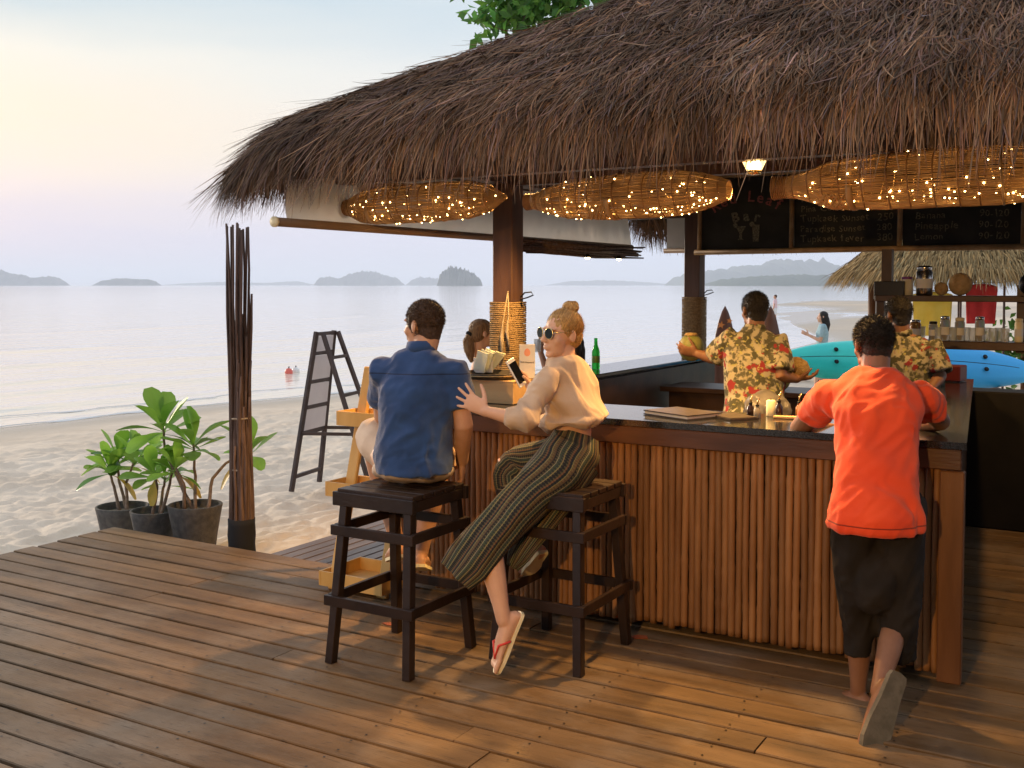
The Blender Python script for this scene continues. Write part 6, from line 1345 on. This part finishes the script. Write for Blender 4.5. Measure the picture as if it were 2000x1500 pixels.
# ================================================================== people on the beach
def stroller(label, x, y, zg, h, hf, skin, hairmat, top, low, arms_up, vox):
    p = thing('person', label, 'person', (x, y, zg)); s = h / 1.66; f_ = Vector(hf).normalized(); sd = f_.cross(UP); B = Vector((x, y, zg)); P = lambda a, b_, z: B + sd * a * s + f_ * b_ * s + UP * z * s
    hm = rotmat(f_); hc = P(0, .0, 1.55); b = MB(); pel, wa, ch, nk = P(0, 0, .92), P(0, 0, 1.05), P(0, 0, 1.24), P(0, -.01, 1.42)
    b.loft(torso_rings(pel, wa, ch, nk, sd, sd, .9 * s), 16); head_prims(b, hc, hm, s * .97, True); b.capsule([nk - UP * .04, hc + hm @ Vector((0, -.02, -.06))], [.05 * s, .045 * s], 10)
    A = []
    for q in (-1, 1):
        a = P(q * .17, 0, 1.36); e, w_ = (P(q * .20, .05, 1.10), P(q * .08, .26, 1.20)) if arms_up else (P(q * .22, 0, 1.09), P(q * .23, .06, .86)); limb(b, [a, e, w_], [.044 * s, .036 * s, .025 * s]); hand(b, w_, (f_ + UP * .5) if arms_up else (-UP + f_ * .2), -sd * q, UP if arms_up else f_, s * .95, curl=(.4,) * 4); A.append((a, e))
        hp = P(q * .085, 0, .90); an = P(q * .09, .10 * q, .075); limb(b, [hp, hp.lerp(an, .5) + f_ * .02, an], [.08 * s, .053 * s, .036 * s]); foot(b, an, an + f_ * .16 * s - UP * .03, toes=False)
    me = fuse(b, vox, 2); use(me, skin); link('body', me, p); eyes(p, hc, hm, s * .97)
    b = MB(); rg = torso_rings(pel, wa, ch, nk, sd, sd, 1.05 * s)[1:]; b.loft(rg, 18)
    for a, e in A: b.capsule([a, a.lerp(e, .6)], [.06 * s, .058 * s], 12)
    garment(b, vox * 1.3, 2, top, 'shirt', p); b = MB(); b.ell(pel - UP * .02, (.165 * s, .13 * s, .10 * s), hm)
    for q in (-1, 1): b.capsule([P(q * .085, 0, .88), P(q * .09, .02 * q, .62)], [.095 * s, .085 * s], 12)
    garment(b, vox * 1.3, 2, low, 'shorts', p)
    b = MB(); H = lambda u, v, z: hc + hm @ Vector((u * s, v * s, z * s)); b.ell(H(0, -.02, .026), (.078 * s, .092 * s, .084 * s), hm); b.ell(H(0, -.045, -.012), (.07 * s, .06 * s, .06 * s), hm)
    if arms_up: b.capsule([H(0, -.06, -.04), H(0, -.08, -.15), H(0, -.075, -.30)], [.07 * s, .072 * s, .04 * s], 12); b.ell(H(.062, -.01, -.05), (.02 * s, .04 * s, .08 * s), hm); b.ell(H(-.062, -.01, -.05), (.02 * s, .04 * s, .08 * s), hm)
    me = fuse(b, vox, 2, 'hair'); use(me, hairmat); link('hair', me, p)
stroller('long haired girl in a teal shirt standing on the beach', -5.22, 20.2, -.40, 1.62, -RT + FW * .2, 'skin_light', 'hair_black', 'teal_cloth', 'pink_cloth', True, .010)
stroller('tiny distant bather walking on the wet sand', -17.9, 59.1, -.52, 1.7, -RT + FW * .5, 'skin_tan', 'hair_brown', 'pink_cloth', 'white_cloth', False, .02)

# ------------------------------------------------------------------ haze over the bay
hz = MB(); hz.box((-8000, 9000, 145), (34000, 34000, 300)); hzo = hz.obj('haze', None); tag(hzo, kind='stuff')
hm = bpy.data.materials.new('haze_air'); hm.use_nodes = True; hn = hm.node_tree; hn.nodes.clear()
ho = hn.nodes.new('ShaderNodeOutputMaterial'); hv = hn.nodes.new('ShaderNodeVolumePrincipled'); hn.links.new(hv.outputs[0], ho.inputs['Volume'])
hv.inputs['Color'].default_value = (.76, .85, 1, 1); hv.inputs['Density'].default_value = 1.3e-4; hv.inputs['Anisotropy'].default_value = .1
hzo.data.materials.append(hm)
